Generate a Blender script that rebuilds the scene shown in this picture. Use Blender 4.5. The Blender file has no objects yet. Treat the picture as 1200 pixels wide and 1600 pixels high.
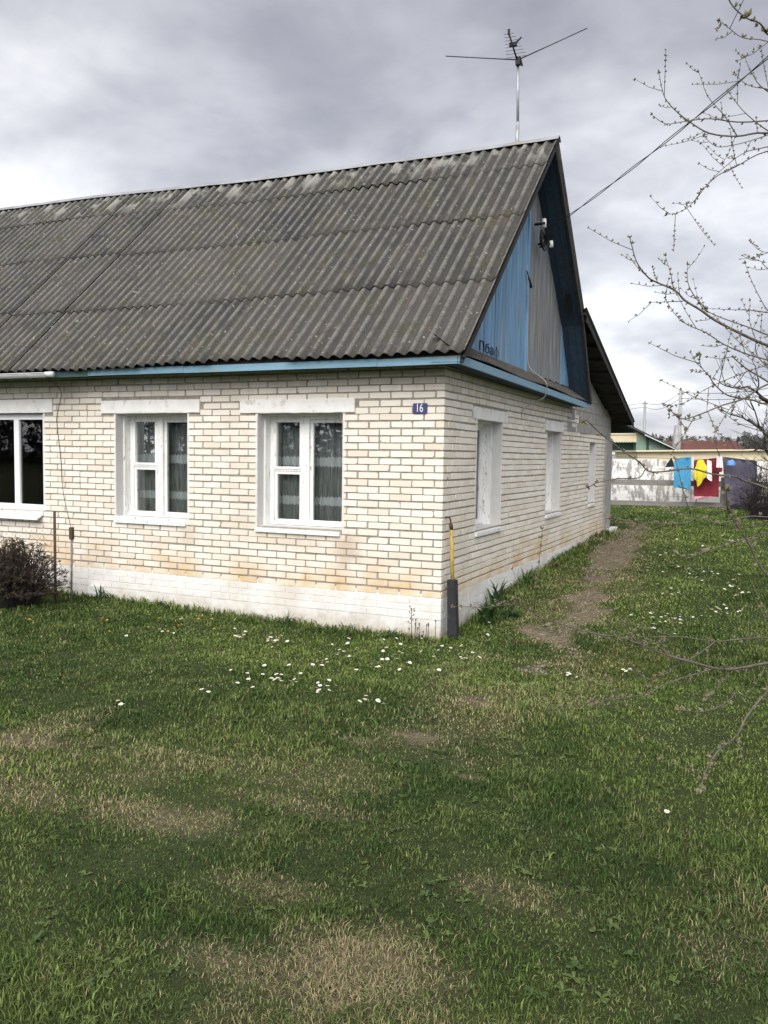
import bpy, math, random
import numpy as np
from mathutils import Vector, Matrix

random.seed(7)
rng = np.random.default_rng(11)
C = bpy.context.scene.collection
S = bpy.context.scene
R = math.radians

# ------------------------------------------------------------------ camera
CAM = np.array([3.132, -8.382, 1.992])
FWD = np.array([-0.413, 0.908, -0.068]); FWD /= np.linalg.norm(FWD)
UP = np.array([-0.041, 0.056, 0.998]); UP -= FWD * (UP @ FWD); UP /= np.linalg.norm(UP)
RT = np.cross(FWD, UP)
cam = bpy.data.cameras.new('camera')
cam.sensor_fit = 'VERTICAL'; cam.sensor_height = 24; cam.lens = 24 * 1320 / 1600
cam.clip_start = .05; cam.clip_end = 3000
co = bpy.data.objects.new('camera', cam); C.objects.link(co)
co.matrix_world = Matrix(((RT[0], UP[0], -FWD[0], CAM[0]), (RT[1], UP[1], -FWD[1], CAM[1]),
                          (RT[2], UP[2], -FWD[2], CAM[2]), (0, 0, 0, 1)))
S.camera = co
def at(px, py, depth):                      # measured spot -> world point
    return CAM + (RT * (px - 600) - UP * (py - 800)) * depth / 1320 + FWD * depth
def on_z(px, py, z):
    r = (RT * (px - 600) - UP * (py - 800)) / 1320 + FWD
    return CAM + r * ((z - CAM[2]) / r[2])

# ------------------------------------------------------------------ sky, sun, exposure
SUN = np.array([.10, -.76, .64]); SUN /= np.linalg.norm(SUN)
W = bpy.data.worlds.new("World"); S.world = W; W.use_nodes = True
nt = W.node_tree; nt.nodes.clear()
def wn(t, **k):
    n = nt.nodes.new(t)
    for a, b in k.items(): setattr(n, a, b)
    return n
def wmath(op, a, b=None, c=None):
    n = wn('ShaderNodeMath', operation=op)
    for i, v in enumerate((a, b, c)):
        if v is None: continue
        if isinstance(v, (int, float)): n.inputs[i].default_value = v
        else: nt.links.new(v, n.inputs[i])
    return n.outputs[0]
tc = wn('ShaderNodeTexCoord'); sep = wn('ShaderNodeSeparateXYZ'); nt.links.new(tc.outputs['Generated'], sep.inputs[0])
zc = wmath('ADD', wmath('MAXIMUM', sep.outputs[2], 0.0), 0.30)
comb = wn('ShaderNodeCombineXYZ')
nt.links.new(wmath('DIVIDE', sep.outputs[0], zc), comb.inputs[0])
nt.links.new(wmath('DIVIDE', sep.outputs[1], zc), comb.inputs[1])
comb.inputs[2].default_value = 39.45
def wnoise(scale, detail, rough, dist=0.0):
    n = wn('ShaderNodeTexNoise'); n.inputs['Scale'].default_value = scale; n.inputs['Detail'].default_value = detail
    n.inputs['Roughness'].default_value = rough; n.inputs['Distortion'].default_value = dist
    nt.links.new(comb.outputs[0], n.inputs['Vector']); return n.outputs['Fac']
big = wnoise(1.25, 5, .5, .15); small = wnoise(3.6, 6, .55, .3)
cl = wmath('ADD', wmath('MULTIPLY', big, .8), wmath('MULTIPLY', small, .2))
ramp = wn('ShaderNodeValToRGB'); nt.links.new(cl, ramp.inputs[0])
e = ramp.color_ramp.elements
e[0].position = .39; e[0].color = (.228, .232, .268, 1)
e[1].position = .60; e[1].color = (.65, .655, .675, 1)
m_ = ramp.color_ramp.elements.new(.465); m_.color = (.322, .326, .362, 1)
m2 = ramp.color_ramp.elements.new(.535); m2.color = (.46, .466, .498, 1)
# the cloud layer is brighter where the hidden sun stands (behind the camera) and a little towards the horizon
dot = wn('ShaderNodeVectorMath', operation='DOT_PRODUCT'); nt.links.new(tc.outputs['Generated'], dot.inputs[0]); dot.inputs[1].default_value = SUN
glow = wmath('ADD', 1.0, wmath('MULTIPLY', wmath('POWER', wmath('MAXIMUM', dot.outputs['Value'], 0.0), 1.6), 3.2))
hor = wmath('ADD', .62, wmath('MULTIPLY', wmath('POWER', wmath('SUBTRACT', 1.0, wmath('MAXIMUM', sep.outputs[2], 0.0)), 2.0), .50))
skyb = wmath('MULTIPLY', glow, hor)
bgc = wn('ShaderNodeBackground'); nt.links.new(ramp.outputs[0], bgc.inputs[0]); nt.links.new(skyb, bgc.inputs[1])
sky = wn('ShaderNodeTexSky'); sky.sky_type = 'NISHITA'; sky.sun_disc = False
sky.sun_elevation = math.asin(SUN[2]); sky.sun_rotation = math.atan2(SUN[0], SUN[1])
bgs = wn('ShaderNodeBackground'); nt.links.new(sky.outputs[0], bgs.inputs[0]); bgs.inputs[1].default_value = .07
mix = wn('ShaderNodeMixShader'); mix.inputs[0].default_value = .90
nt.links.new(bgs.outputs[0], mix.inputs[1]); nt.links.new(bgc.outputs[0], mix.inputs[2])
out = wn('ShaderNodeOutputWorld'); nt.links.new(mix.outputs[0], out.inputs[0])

sl = bpy.data.lights.new('sun', 'SUN'); sl.energy = 1.5; sl.angle = R(40); sl.color = (1, .95, .87)
so = bpy.data.objects.new('sun', sl); C.objects.link(so); so.rotation_euler = Vector(-SUN).to_track_quat('-Z', 'Y').to_euler()
so.location = (0, 0, 20)
S.view_settings.view_transform = 'Standard'; S.view_settings.look = 'None'
S.view_settings.exposure = .92; S.view_settings.gamma = 1
S.view_settings.use_curve_mapping = False
S.cycles.max_bounces = 8; S.cycles.transparent_max_bounces = 24
S.cycles.use_denoising = True

# ------------------------------------------------------------------ materials
def new_mat(name):
    m = bpy.data.materials.new(name); m.use_nodes = True
    m.node_tree.nodes.clear(); return m
class NB:
    def __init__(s, m): s.m = m; s.t = m.node_tree; s.L = s.t.links
    def n(s, t, **k):
        x = s.t.nodes.new(t)
        for a, b in k.items(): setattr(x, a, b)
        return x
    def put(s, sock, v):
        if isinstance(v, bpy.types.NodeSocket): s.L.new(v, sock)
        elif isinstance(v, (tuple, list)) and len(v) == 3 and sock.type == 'RGBA': sock.default_value = (*v, 1)
        else: sock.default_value = v
    def pos(s, scale=(1, 1, 1)):
        g = s.n('ShaderNodeNewGeometry'); mp = s.n('ShaderNodeMapping'); s.L.new(g.outputs['Position'], mp.inputs[0]); mp.inputs['Scale'].default_value = scale
        return mp.outputs[0]
    def noise(s, vec, scale, detail=4, rough=.55, dist=0):
        x = s.n('ShaderNodeTexNoise'); s.L.new(vec, x.inputs['Vector']); x.inputs['Scale'].default_value = scale
        x.inputs['Detail'].default_value = detail; x.inputs['Roughness'].default_value = rough; x.inputs['Distortion'].default_value = dist
        return x.outputs['Fac']
    def rng(s, v, a, b, c=0., d=1.):
        x = s.n('ShaderNodeMapRange'); x.interpolation_type = 'SMOOTHSTEP'; s.put(x.inputs[0], v)
        for i, q in enumerate((a, b, c, d)): x.inputs[i + 1].default_value = q
        return x.outputs[0]
    def math(s, op, a, b=0.):
        x = s.n('ShaderNodeMath', operation=op); s.put(x.inputs[0], a); s.put(x.inputs[1], b); return x.outputs[0]
    def mix(s, f, a, b, blend='MIX'):
        x = s.n('ShaderNodeMix', data_type='RGBA', blend_type=blend); s.put(x.inputs[0], f); s.put(x.inputs[6], a); s.put(x.inputs[7], b); return x.outputs[2]
    def attr(s, name, o='Fac'):
        x = s.n('ShaderNodeAttribute'); x.attribute_name = name; return x.outputs[o]
    def sepz(s):
        g = s.n('ShaderNodeNewGeometry'); x = s.n('ShaderNodeSeparateXYZ'); s.L.new(g.outputs['Position'], x.inputs[0]); return x.outputs
    def bump(s, h, strength=.4, dist=.01):
        x = s.n('ShaderNodeBump'); x.inputs['Strength'].default_value = strength; x.inputs['Distance'].default_value = dist; s.L.new(h, x.inputs['Height']); return x.outputs[0]
    def out(s, col, rough=.8, bump=None, metal=0., spec=.3, trans=None):
        p = s.n('ShaderNodeBsdfPrincipled'); s.put(p.inputs['Base Color'], col); s.put(p.inputs['Roughness'], rough)
        p.inputs['Metallic'].default_value = metal; p.inputs['Specular IOR Level'].default_value = spec
        if bump is not None: s.L.new(bump, p.inputs['Normal'])
        o = s.n('ShaderNodeOutputMaterial'); sh = p.outputs[0]
        if trans is not None:
            t = s.n('ShaderNodeBsdfTranslucent'); s.put(t.inputs[0], col); mx = s.n('ShaderNodeMixShader'); mx.inputs[0].default_value = trans
            s.L.new(sh, mx.inputs[1]); s.L.new(t.outputs[0], mx.inputs[2]); sh = mx.outputs[0]
        s.L.new(sh, o.inputs[0]); return s.m
def simple(name, c1, c2=None, scale=6., rough=.8, stretch=(1, 1, 1), bump=.2, metal=0., spec=.3, c3=None, s3=2., dist=.004):
    b = NB(new_mat(name)); v = b.pos(stretch)
    c2 = c2 or tuple(x * .7 for x in c1)
    f = b.noise(v, scale, 6, .65); col = b.mix(b.rng(f, .32, .68), c1, c2)
    if c3: col = b.mix(b.rng(b.noise(v, s3, 5, .6), .56, .66), col, c3)
    return b.out(col, rough, b.bump(b.noise(v, scale * 4, 5), bump, dist), metal, spec)
M = {}
def brick_mat(name, light, mid, stain, dark_z):
    b = NB(new_mat(name)); v = b.pos(); t = b.attr('tone'); h = b.attr('tone2')
    col = b.mix(t, light, mid)
    col = b.mix(b.math('MULTIPLY', h, .35), col, (.62, .50, .36))
    z = b.sepz()[2]
    # salt and damp stains in ragged patches on the lowest courses
    n = b.noise(v, .9, 4, .6)
    zz = b.math('ADD', z, b.math('MULTIPLY', b.math('SUBTRACT', n, .5), 1.1))
    f = b.math('MULTIPLY', b.rng(zz, .92, .46), b.rng(b.noise(v, 2.2, 4), .32, .66))
    col = b.mix(b.math('MULTIPLY', f, .95), col, stain)
    g = b.rng(b.noise(b.pos((1, 1, .5)), 7, 6, .7), .52, .75)
    col = b.mix(b.math('MULTIPLY', g, .22), col, (.42, .37, .29))
    g2 = b.rng(b.noise(b.pos((.8, .8, .3)), 1.3, 5, .6), .5, .72)
    col = b.mix(b.math('MULTIPLY', g2, .28), col, (.50, .43, .34))
    sx, sy, sz = b.sepz()
    for x0, z0, rx, rz_, k in ((-1.13, .92, .26, .30, .75), (-3.28, .98, .2, .25, .5), (-1.75, .98, .45, .16, .4)):   # run-off under the sill ends
        dd = b.math('ADD', b.math('POWER', b.math('DIVIDE', b.math('SUBTRACT', sx, x0), rx), 2.), b.math('POWER', b.math('DIVIDE', b.math('SUBTRACT', sz, z0), rz_), 2.))
        q = b.rng(b.math('ADD', dd, b.math('MULTIPLY', b.noise(v, 5, 4), 1.6)), 1.7, .6)
        col = b.mix(b.math('MULTIPLY', q, k), col, (.50, .40, .29))
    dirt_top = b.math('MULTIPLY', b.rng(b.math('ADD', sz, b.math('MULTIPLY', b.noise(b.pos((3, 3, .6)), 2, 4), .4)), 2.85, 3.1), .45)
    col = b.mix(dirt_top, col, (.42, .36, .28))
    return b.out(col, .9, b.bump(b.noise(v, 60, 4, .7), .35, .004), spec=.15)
M['brick'] = brick_mat('silicate_brick', (.80, .748, .665), (.725, .672, .585), (.64, .45, .23), .9)
M['mortar'] = simple('mortar', (.345, .312, .262), (.235, .208, .170), 14, .95, bump=.6, dist=.006)
b = NB(new_mat('whitewash')); v = b.pos()
col = b.mix(b.rng(b.noise(v, 3, 6, .7), .4, .75), (.74, .73, .70), (.64, .61, .56))
zz = b.math('ADD', b.sepz()[2], b.math('MULTIPLY', b.math('SUBTRACT', b.noise(v, 4.5, 5, .65), .5), .45))
col = b.mix(b.math('MULTIPLY', b.rng(zz, .26, .02), .75), col, (.44, .39, .30))
col = b.mix(b.math('MULTIPLY', b.rng(b.noise(v, 1.4, 5, .6), .46, .66), .5), col, (.58, .52, .42))
col = b.mix(b.math('MULTIPLY', b.rng(b.noise(b.pos((1, 1, 2)), 9, 6, .75), .58, .66), .55), col, (.46, .42, .36))
M['whitewash'] = b.out(col, .85, b.bump(b.noise(v, 22, 6, .7), .5, .008), spec=.2)
M['plaster'] = simple('lintel_whitewash', (.80, .79, .765), (.72, .70, .66), 4, .85, c3=(.60, .57, .52), s3=6)
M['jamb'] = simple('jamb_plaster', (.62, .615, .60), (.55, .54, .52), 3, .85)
b = NB(new_mat('old_window_paint')); v = b.pos((3, 3, .6))
col = b.mix(b.rng(b.noise(v, 5, 5, .6), .4, .7), (.80, .80, .775), (.70, .69, .66))
col = b.mix(b.rng(b.noise(v, 14, 6, .7), .59, .65), col, (.30, .265, .22))
M['paint'] = b.out(col, .5, b.bump(b.noise(v, 20, 5), .4, .003), spec=.4)
M['pvc'] = simple('white_pvc', (.84, .845, .85), (.80, .80, .81), 2, .3, spec=.5, bump=.02)
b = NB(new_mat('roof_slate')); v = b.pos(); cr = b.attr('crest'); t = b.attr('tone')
base = b.mix(b.rng(b.noise(v, 1.6, 6, .65), .35, .65), (.064, .061, .058), (.038, .038, .039))
base = b.mix(t, base, b.mix(.5, base, (.118, .106, .094)))
moss = b.rng(b.noise(v, 2.3, 6, .7), .5, .64)
base = b.mix(b.math('MULTIPLY', moss, .65), base, (.072, .072, .042))
base = b.mix(b.math('MULTIPLY', b.rng(b.noise(b.pos((1, .5, .5)), 4.5, 5, .6), .52, .66), .5), base, (.110, .088, .068))
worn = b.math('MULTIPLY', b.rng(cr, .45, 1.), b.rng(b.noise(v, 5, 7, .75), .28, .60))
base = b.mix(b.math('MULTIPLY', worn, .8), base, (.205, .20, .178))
lich = b.rng(b.noise(v, 22, 4, .6), .65, .69); lz = b.rng(b.noise(v, 1.1, 3), .36, .55)
base = b.mix(b.math('MULTIPLY', lich, b.math('MULTIPLY', lz, .8)), base, (.42, .42, .33))
spk = b.rng(b.noise(v, 60, 5, .8), .42, .60)
base = b.mix(b.math('MULTIPLY', spk, .5), base, (.030, .030, .027))
pale = b.math('MULTIPLY', b.rng(b.sepz()[2], 5.75, 6.15), b.rng(b.noise(b.pos((1, .35, .35)), 5.5, 3), .50, .62))
base = b.mix(b.math('MULTIPLY', pale, .55), base, (.36, .35, .31))
M['slate'] = b.out(base, .95, b.bump(b.noise(v, 45, 6, .7), .6, .008), spec=.1)
M['tin'] = simple('galvanised_cap', (.36, .365, .38), (.25, .255, .265), 3, .6, metal=.4, spec=.5, c3=(.30, .27, .24), s3=2)
def plank_mat(name, c1, c2, c3, th=.56):
    b = NB(new_mat(name)); v = b.pos((9, 9, .55)); t = b.attr('tone')
    col = b.mix(b.rng(b.noise(v, 2.2, 6, .65), .35, .65), c1, c2)
    col = b.mix(b.math('MULTIPLY', t, .6), col, tuple(x * .55 for x in c1))
    col = b.mix(b.rng(b.noise(v, 1.3, 5, .6), th, th + .09), col, c3)
    col = b.mix(b.math('MULTIPLY', b.rng(b.noise(b.pos((40, 40, 1)), 2, 4), .5, .75), .4), col, tuple(x * .45 for x in c2))
    return b.out(col, .8, b.bump(b.noise(b.pos((30, 30, 1)), 3, 5), .4, .003), spec=.2)
M['blue'] = plank_mat('blue_painted_boards', (.235, .41, .60), (.115, .245, .40), (.25, .275, .29), .54)
M['greyboard'] = plank_mat('weathered_boards', (.33, .325, .315), (.135, .130, .125), (.135, .215, .31), .55)
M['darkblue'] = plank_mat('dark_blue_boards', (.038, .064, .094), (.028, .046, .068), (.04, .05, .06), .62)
M['fascia'] = simple('blue_fascia_paint', (.185, .315, .40), (.13, .245, .325), 4, .6, (.5, .5, 4), c3=(.21, .26, .26), s3=3)
M['fascia_green'] = simple('green_fascia_paint', (.06, .13, .12), (.04, .08, .085), 4, .6, (.5, .5, 4))
M['pentroof'] = simple('pent_tar_slate', (.10, .09, .075), (.06, .055, .05), 9, .95, bump=.6, c3=(.15, .12, .09), s3=7)
M['darkwood'] = simple('dark_old_wood', (.040, .037, .035), (.025, .023, .022), 5, .85, (1, 1, 1))
M['block'] = simple('grey_block', (.36, .345, .325), (.27, .26, .245), 5, .92, bump=.5, c3=(.42, .36, .33), s3=1.5)
M['blockmortar'] = simple('pale_mortar', (.30, .285, .265), (.23, .22, .2), 8, .95)
M['room'] = simple('room_wallpaper', (.20, .19, .175), (.16, .15, .14), 2, .9)
b = NB(new_mat('window_glass')); fr = b.n('ShaderNodeFresnel'); fr.inputs[0].default_value = 1.5
tr = b.n('ShaderNodeBsdfTransparent'); tr.inputs[0].default_value = (.86, .89, .88, 1); gl = b.n('ShaderNodeBsdfGlossy'); gl.inputs['Roughness'].default_value = .015
mx = b.n('ShaderNodeMixShader'); b.L.new(b.math('ADD', b.math('MULTIPLY', fr.outputs[0], 1.3), .03), mx.inputs[0]); b.L.new(tr.outputs[0], mx.inputs[1]); b.L.new(gl.outputs[0], mx.inputs[2])
o_ = b.n('ShaderNodeOutputMaterial'); b.L.new(mx.outputs[0], o_.inputs[0]); M['glass'] = b.m
def lace(name, z_bands):
    b = NB(new_mat(name)); z = b.sepz()[2]
    g = b.n('ShaderNodeNewGeometry'); sp = b.n('ShaderNodeSeparateXYZ'); b.L.new(g.outputs['Position'], sp.inputs[0])
    u = b.math('ADD', sp.outputs[0], sp.outputs[1])
    scal = b.math('MULTIPLY', b.math('ABSOLUTE', b.math('SINE', b.math('MULTIPLY', u, 62.))), .022)
    f = None
    for z0, z1 in z_bands:
        q = b.math('MULTIPLY', b.math('GREATER_THAN', b.math('ADD', z, scal), z0), b.math('LESS_THAN', b.math('SUBTRACT', z, scal), z1))
        f = q if f is None else b.math('MAXIMUM', f, q)
    thread = b.rng(b.noise(b.pos((60, 60, 2)), 2, 3), .35, .7, .26, .56)
    den = b.math('MAXIMUM', thread, b.math('MULTIPLY', f, 1.0))
    tr = b.n('ShaderNodeBsdfTransparent'); df = b.n('ShaderNodeBsdfDiffuse'); df.inputs[0].default_value = (.80, .80, .82, 1)
    mx = b.n('ShaderNodeMixShader'); b.L.new(den, mx.inputs[0]); b.L.new(tr.outputs[0], mx.inputs[1]); b.L.new(df.outputs[0], mx.inputs[2])
    o = b.n('ShaderNodeOutputMaterial'); b.L.new(mx.outputs[0], o.inputs[0]); return b.m
M['lace'] = lace('lace_curtain', ((1.395, 1.465), (1.855, 1.935)))
M['gutter'] = simple('gutter_plastic', (.62, .63, .63), (.54, .55, .55), 3, .4, spec=.5, bump=.05)
M['rust'] = simple('rusty_steel', (.115, .068, .045), (.07, .042, .03), 25, .9, bump=.6)
M['greysteel'] = simple('grey_steel', (.22, .21, .20), (.13, .11, .10), 20, .6, metal=.3, c3=(.12, .07, .045), s3=9)
M['yellow'] = simple('gas_yellow', (.46, .34, .07), (.38, .27, .055), 12, .6, c3=(.30, .20, .07), s3=14)
M['casing'] = simple('tarred_casing', (.030, .029, .033), (.020, .019, .022), 9, .75, c3=(.05, .045, .042), s3=12)
M['signblue'] = simple('enamel_blue', (.052, .060, .17), (.040, .046, .135), 20, .35, spec=.5, bump=.03)
M['signwhite'] = simple('enamel_white', (.80, .80, .86), (.74, .74, .8), 20, .4, bump=.03)
M['black'] = simple('black_rubber', (.018, .018, .02), (.012, .012, .013), 9, .6)
M['porcelain'] = simple('white_porcelain', (.75, .75, .73), (.68, .68, .66), 9, .25, spec=.5, bump=.02)
M['whitecable'] = simple('white_cable', (.42, .42, .41), (.35, .34, .33), 9, .6)
M['mast'] = simple('mast_steel', (.42, .42, .44), (.30, .29, .29), 12, .5, metal=.4)
M['aerial'] = simple('aerial_tube', (.10, .10, .12), (.07, .07, .08), 12, .5, metal=.4)
b = NB(new_mat('grass_blades')); a = b.attr('col', 'Color')
M['grass'] = b.out(a, .7, spec=.15, trans=.28)
def plant(name, c1, c2, tr=.25): 
    b = NB(new_mat(name)); v = b.pos(); return b.out(b.mix(b.rng(b.noise(v, 18, 3), .35, .65), c1, c2), .6, spec=.25, trans=tr)
M['leaf'] = plant('dark_leaf', (.040, .072, .028), (.065, .11, .036))
M['lawnleaf'] = plant('lawn_leaf', (.060, .098, .030), (.09, .13, .04))
M['lawnleaf_light'] = plant('lawn_leaf_light', (.12, .165, .050), (.10, .14, .04))
M['leafbright'] = plant('bright_leaf', (.10, .16, .03), (.13, .19, .04))
M['deadstem'] = plant('dead_stem', (.10, .065, .045), (.06, .04, .03), .05)
M['petal'] = plant('white_petal', (.86, .86, .84), (.80, .80, .76), .2)
M['pollen'] = plant('pollen_yellow', (.75, .52, .05), (.68, .44, .04), .1)
M['dandelion'] = plant('dandelion_yellow', (.78, .58, .04), (.70, .46, .03), .15)
M['bushleaf'] = plant('brown_bush_leaf', (.085, .058, .036), (.048, .036, .024), .1)
M['bark'] = simple('apple_bark', (.150, .128, .105), (.085, .072, .060), 30, .9, bump=.7, c3=(.155, .15, .115), s3=14)
M['bark_dark'] = simple('dark_bark', (.045, .040, .038), (.028, .025, .024), 20, .95, bump=.7)
b = NB(new_mat('opening_buds')); t = b.attr('tone')
M['bud'] = b.out(b.mix(t, (.185, .185, .10), (.20, .155, .11)), .7, spec=.2, trans=.12)
b = NB(new_mat('peeling_white')); v = b.pos((1, 1, 1)); 
col = b.mix(b.rng(b.noise(b.pos((2.2, 2.2, .7)), 2.6, 6, .75), .47, .56), (.78, .77, .74), (.33, .31, .29))
col = b.mix(b.math('MULTIPLY', b.rng(b.noise(b.pos((.5, .5, 5)), 2.2, 5, .7), .55, .62), .7), col, (.30, .28, .26))
M['peeling'] = b.out(col, .8, b.bump(b.noise(v, 9, 5), .4, .01))
M['cleanwhite'] = simple('white_board', (.78, .765, .71), (.70, .68, .62), 1.2, .7)
M['greyrail'] = simple('grey_rail', (.24, .225, .205), (.17, .16, .15), 6, .9, (.6, .6, 3))
M['cream'] = simple('cream_boards', (.62, .55, .38), (.56, .49, .335), .8, .8, c3=(.50, .46, .36), s3=.7)
M['green_dark'] = simple('dark_green_boards', (.028, .068, .050), (.02, .05, .037), 1.5, .7, (.4, .4, 6))
M['green_pale'] = simple('pale_green_gable', (.20, .30, .225), (.14, .22, .17), .8, .7, c3=(.40, .42, .36), s3=.6)
M['metalroof'] = simple('metal_roof_edge', (.55, .56, .56), (.45, .46, .46), 1, .5, metal=.2)
M['darkroof'] = simple('dark_green_roof', (.035, .045, .042), (.025, .032, .03), 1, .7)
M['redroof'] = simple('red_roof', (.155, .068, .058), (.12, .052, .046), .6, .8)
M['concrete'] = simple('concrete_pole', (.36, .355, .345), (.28, .275, .27), 3, .9)
M['wire'] = simple('wire', (.03, .03, .035), (.02, .02, .022), 3, .6)
def cloth(name, c, c2): return simple(name, c, c2, 3, .9, bump=.1)
M['towel'] = cloth('blue_towel', (.07, .29, .48), (.05, .24, .42))
M['yellowcloth'] = cloth('yellow_cloth', (.72, .62, .05), (.62, .52, .04))
M['maroon'] = cloth('maroon_cloth', (.20, .022, .030), (.15, .018, .024))
M['pinkcloth'] = cloth('pink_hem', (.58, .30, .34), (.5, .26, .3))
M['greygreen'] = cloth('dark_green_cloth', (.018, .03, .028), (.012, .02, .018))
M['whitecloth'] = cloth('white_cloth', (.75, .74, .75), (.66, .65, .68))
M['lilac'] = cloth('grey_lilac_cloth', (.105, .095, .135), (.08, .072, .105))
M['bluecap'] = cloth('light_blue_cloth', (.16, .36, .70), (.12, .3, .62))
M['farwood'] = plant('far_wood', (.105, .105, .085), (.075, .078, .07), .1)
M['hedge'] = plant('brown_hedge', (.085, .062, .045), (.05, .04, .03), .1)

# ------------------------------------------------------------------ mesh helpers
class MB:
    def __init__(s): s.v = []; s.f = []; s.mi = []; s.a = {}; s.sm = []
    def add(s, vs, fs, mi=0, smooth=False, **attrs):
        o = len(s.v); s.v.extend([tuple(map(float, p)) for p in vs])
        for f in fs: s.f.append([i + o for i in f]); s.mi.append(mi); s.sm.append(smooth)
        for k, val in attrs.items():
            L = s.a.setdefault(k, []); L.extend([0.] * (o - len(L)))
            L.extend(list(val) if hasattr(val, '__len__') else [val] * len(vs))
        return s
    def box(s, a, b_, mi=0, **k):
        x0, y0, z0 = [min(p, q) for p, q in zip(a, b_)]; x1, y1, z1 = [max(p, q) for p, q in zip(a, b_)]
        return s.add([(x0, y0, z0), (x1, y0, z0), (x1, y1, z0), (x0, y1, z0), (x0, y0, z1), (x1, y0, z1), (x1, y1, z1), (x0, y1, z1)],
              [(0, 3, 2, 1), (4, 5, 6, 7), (0, 1, 5, 4), (1, 2, 6, 5), (2, 3, 7, 6), (3, 0, 4, 7)], mi, **k)
    def prism(s, poly, d, mi=0, **k):              # polygon (3-D points) pushed along d
        n = len(poly); d = np.array(d, float); p = [np.array(q, float) for q in poly]
        vs = p + [q + d for q in p]
        return s.add(vs, [list(range(n))[::-1], list(range(n, 2 * n))] + [(i, (i + 1) % n, (i + 1) % n + n, i + n) for i in range(n)], mi, **k)
    def tube(s, pts, rad, n=6, mi=0, cap=True, **k):
        P = [np.array(p, float) for p in pts]; m = len(P)
        if not hasattr(rad, '__len__'): rad = [rad] * m
        vs = []; up = None
        for i in range(m):
            t = P[min(i + 1, m - 1)] - P[max(i - 1, 0)]; L = np.linalg.norm(t)
            t = t / L if L > 1e-9 else np.array([0, 0, 1.])
            if up is None: up = np.array([0, 0, 1.]) if abs(t[2]) < .9 else np.array([1., 0, 0])
            x = np.cross(t, up); x /= np.linalg.norm(x) + 1e-12; y = np.cross(x, t); up = y
            for j in range(n):
                a = 2 * math.pi * j / n; vs.append(P[i] + (x * math.cos(a) + y * math.sin(a)) * rad[i])
        fs = [(i * n + j, i * n + (j + 1) % n, (i + 1) * n + (j + 1) % n, (i + 1) * n + j) for i in range(m - 1) for j in range(n)]
        if cap: fs += [tuple(range(n))[::-1], tuple(range((m - 1) * n, m * n))]
        return s.add(vs, fs, mi, True, **k)
    def build(s, name, mats, parent=None):
        me = bpy.data.meshes.new(name); me.from_pydata(s.v, [], s.f)
        for m in (mats if isinstance(mats, (list, tuple)) else [mats]): me.materials.append(m)
        me.polygons.foreach_set('material_index', s.mi); me.polygons.foreach_set('use_smooth', s.sm)
        for k, val in s.a.items():
            val = val + [0.] * (len(s.v) - len(val))
            at_ = me.attributes.new(k, 'FLOAT', 'POINT'); at_.data.foreach_set('value', val)
        o = bpy.data.objects.new(name, me); C.objects.link(o)
        if parent: adopt(o, parent)
        return o
def adopt(o, parent):
    o.parent = parent
    o.matrix_parent_inverse = Matrix.Translation(-parent.location) if parent.type == 'EMPTY' else Matrix()
def tag(o, label=None, cat=None, group=None, kind=None):
    if label: o['label'] = label
    if cat: o['category'] = cat
    if group: o['group'] = group
    if kind: o['kind'] = kind
    return o
def thing(name, label, cat, loc=(0, 0, 0), group=None):
    o = bpy.data.objects.new(name, None); C.objects.link(o); o.location = loc; o.empty_display_size = .2
    return tag(o, label, cat, group)
def smooth_path(pts, k=4):
    P = [np.array(p, float) for p in pts]
    if len(P) < 3: 
        return [P[0] + (P[1] - P[0]) * i / k for i in range(k + 1)]
    Q = [2 * P[0] - P[1]] + P + [2 * P[-1] - P[-2]]; o = []
    for i in range(1, len(Q) - 2):
        for j in range(k):
            t = j / k; a, b_, c, d = Q[i - 1], Q[i], Q[i + 1], Q[i + 2]
            o.append(.5 * (2 * b_ + (c - a) * t + (2 * a - 5 * b_ + 4 * c - d) * t * t + (3 * b_ - a - 3 * c + d) * t ** 3))
    return o + [P[-1]]

# ------------------------------------------------------------------ ground
def hsh(ix, iy, seed):
    h = (ix.astype(np.int64) * 374761393 + iy.astype(np.int64) * 668265263 + seed * 144269) & 0x7fffffff
    h = ((h ^ (h >> 13)) * 1274126177) & 0x7fffffff
    return ((h ^ (h >> 16)) & 0xffff) / 65535.
def vn(x, y, sc, seed):
    x = np.asarray(x) / sc; y = np.asarray(y) / sc; ix = np.floor(x); iy = np.floor(y); fx = x - ix; fy = y - iy
    fx = fx * fx * (3 - 2 * fx); fy = fy * fy * (3 - 2 * fy)
    return (hsh(ix, iy, seed) * (1 - fx) + hsh(ix + 1, iy, seed) * fx) * (1 - fy) + (hsh(ix, iy + 1, seed) * (1 - fx) + hsh(ix + 1, iy + 1, seed) * fx) * fy
def fbm(x, y, sc, seed, n=4):
    return sum(vn(x, y, sc / 2 ** i, seed + i) * .5 ** i for i in range(n)) / sum(.5 ** i for i in range(n))
def gz(x, y):
    x = np.asarray(x, float); y = np.asarray(y, float)
    front = .0 + .036 * np.clip(-y, 0, 40)
    yy = np.clip(y, 0, 400)
    back = .43 * (1 - np.exp(-(yy / 4.2) ** 1.3))
    left = .10 * np.clip((-x - 1.0) / 5, 0, 1) * np.exp(-np.clip(-y, 0, 50) / 3)
    b_ = (fbm(x, y, 1.7, 5, 3) - .5) * .07 + (fbm(x, y, .45, 8, 3) - .5) * .055 * np.clip((np.hypot(x, y) - .3) / 1.5, .3, 1)
    far = np.clip((np.hypot(x - 3, y + 8) - 120) / 600, 0, 1)
    return front + back + left + b_ - far * 2
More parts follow.
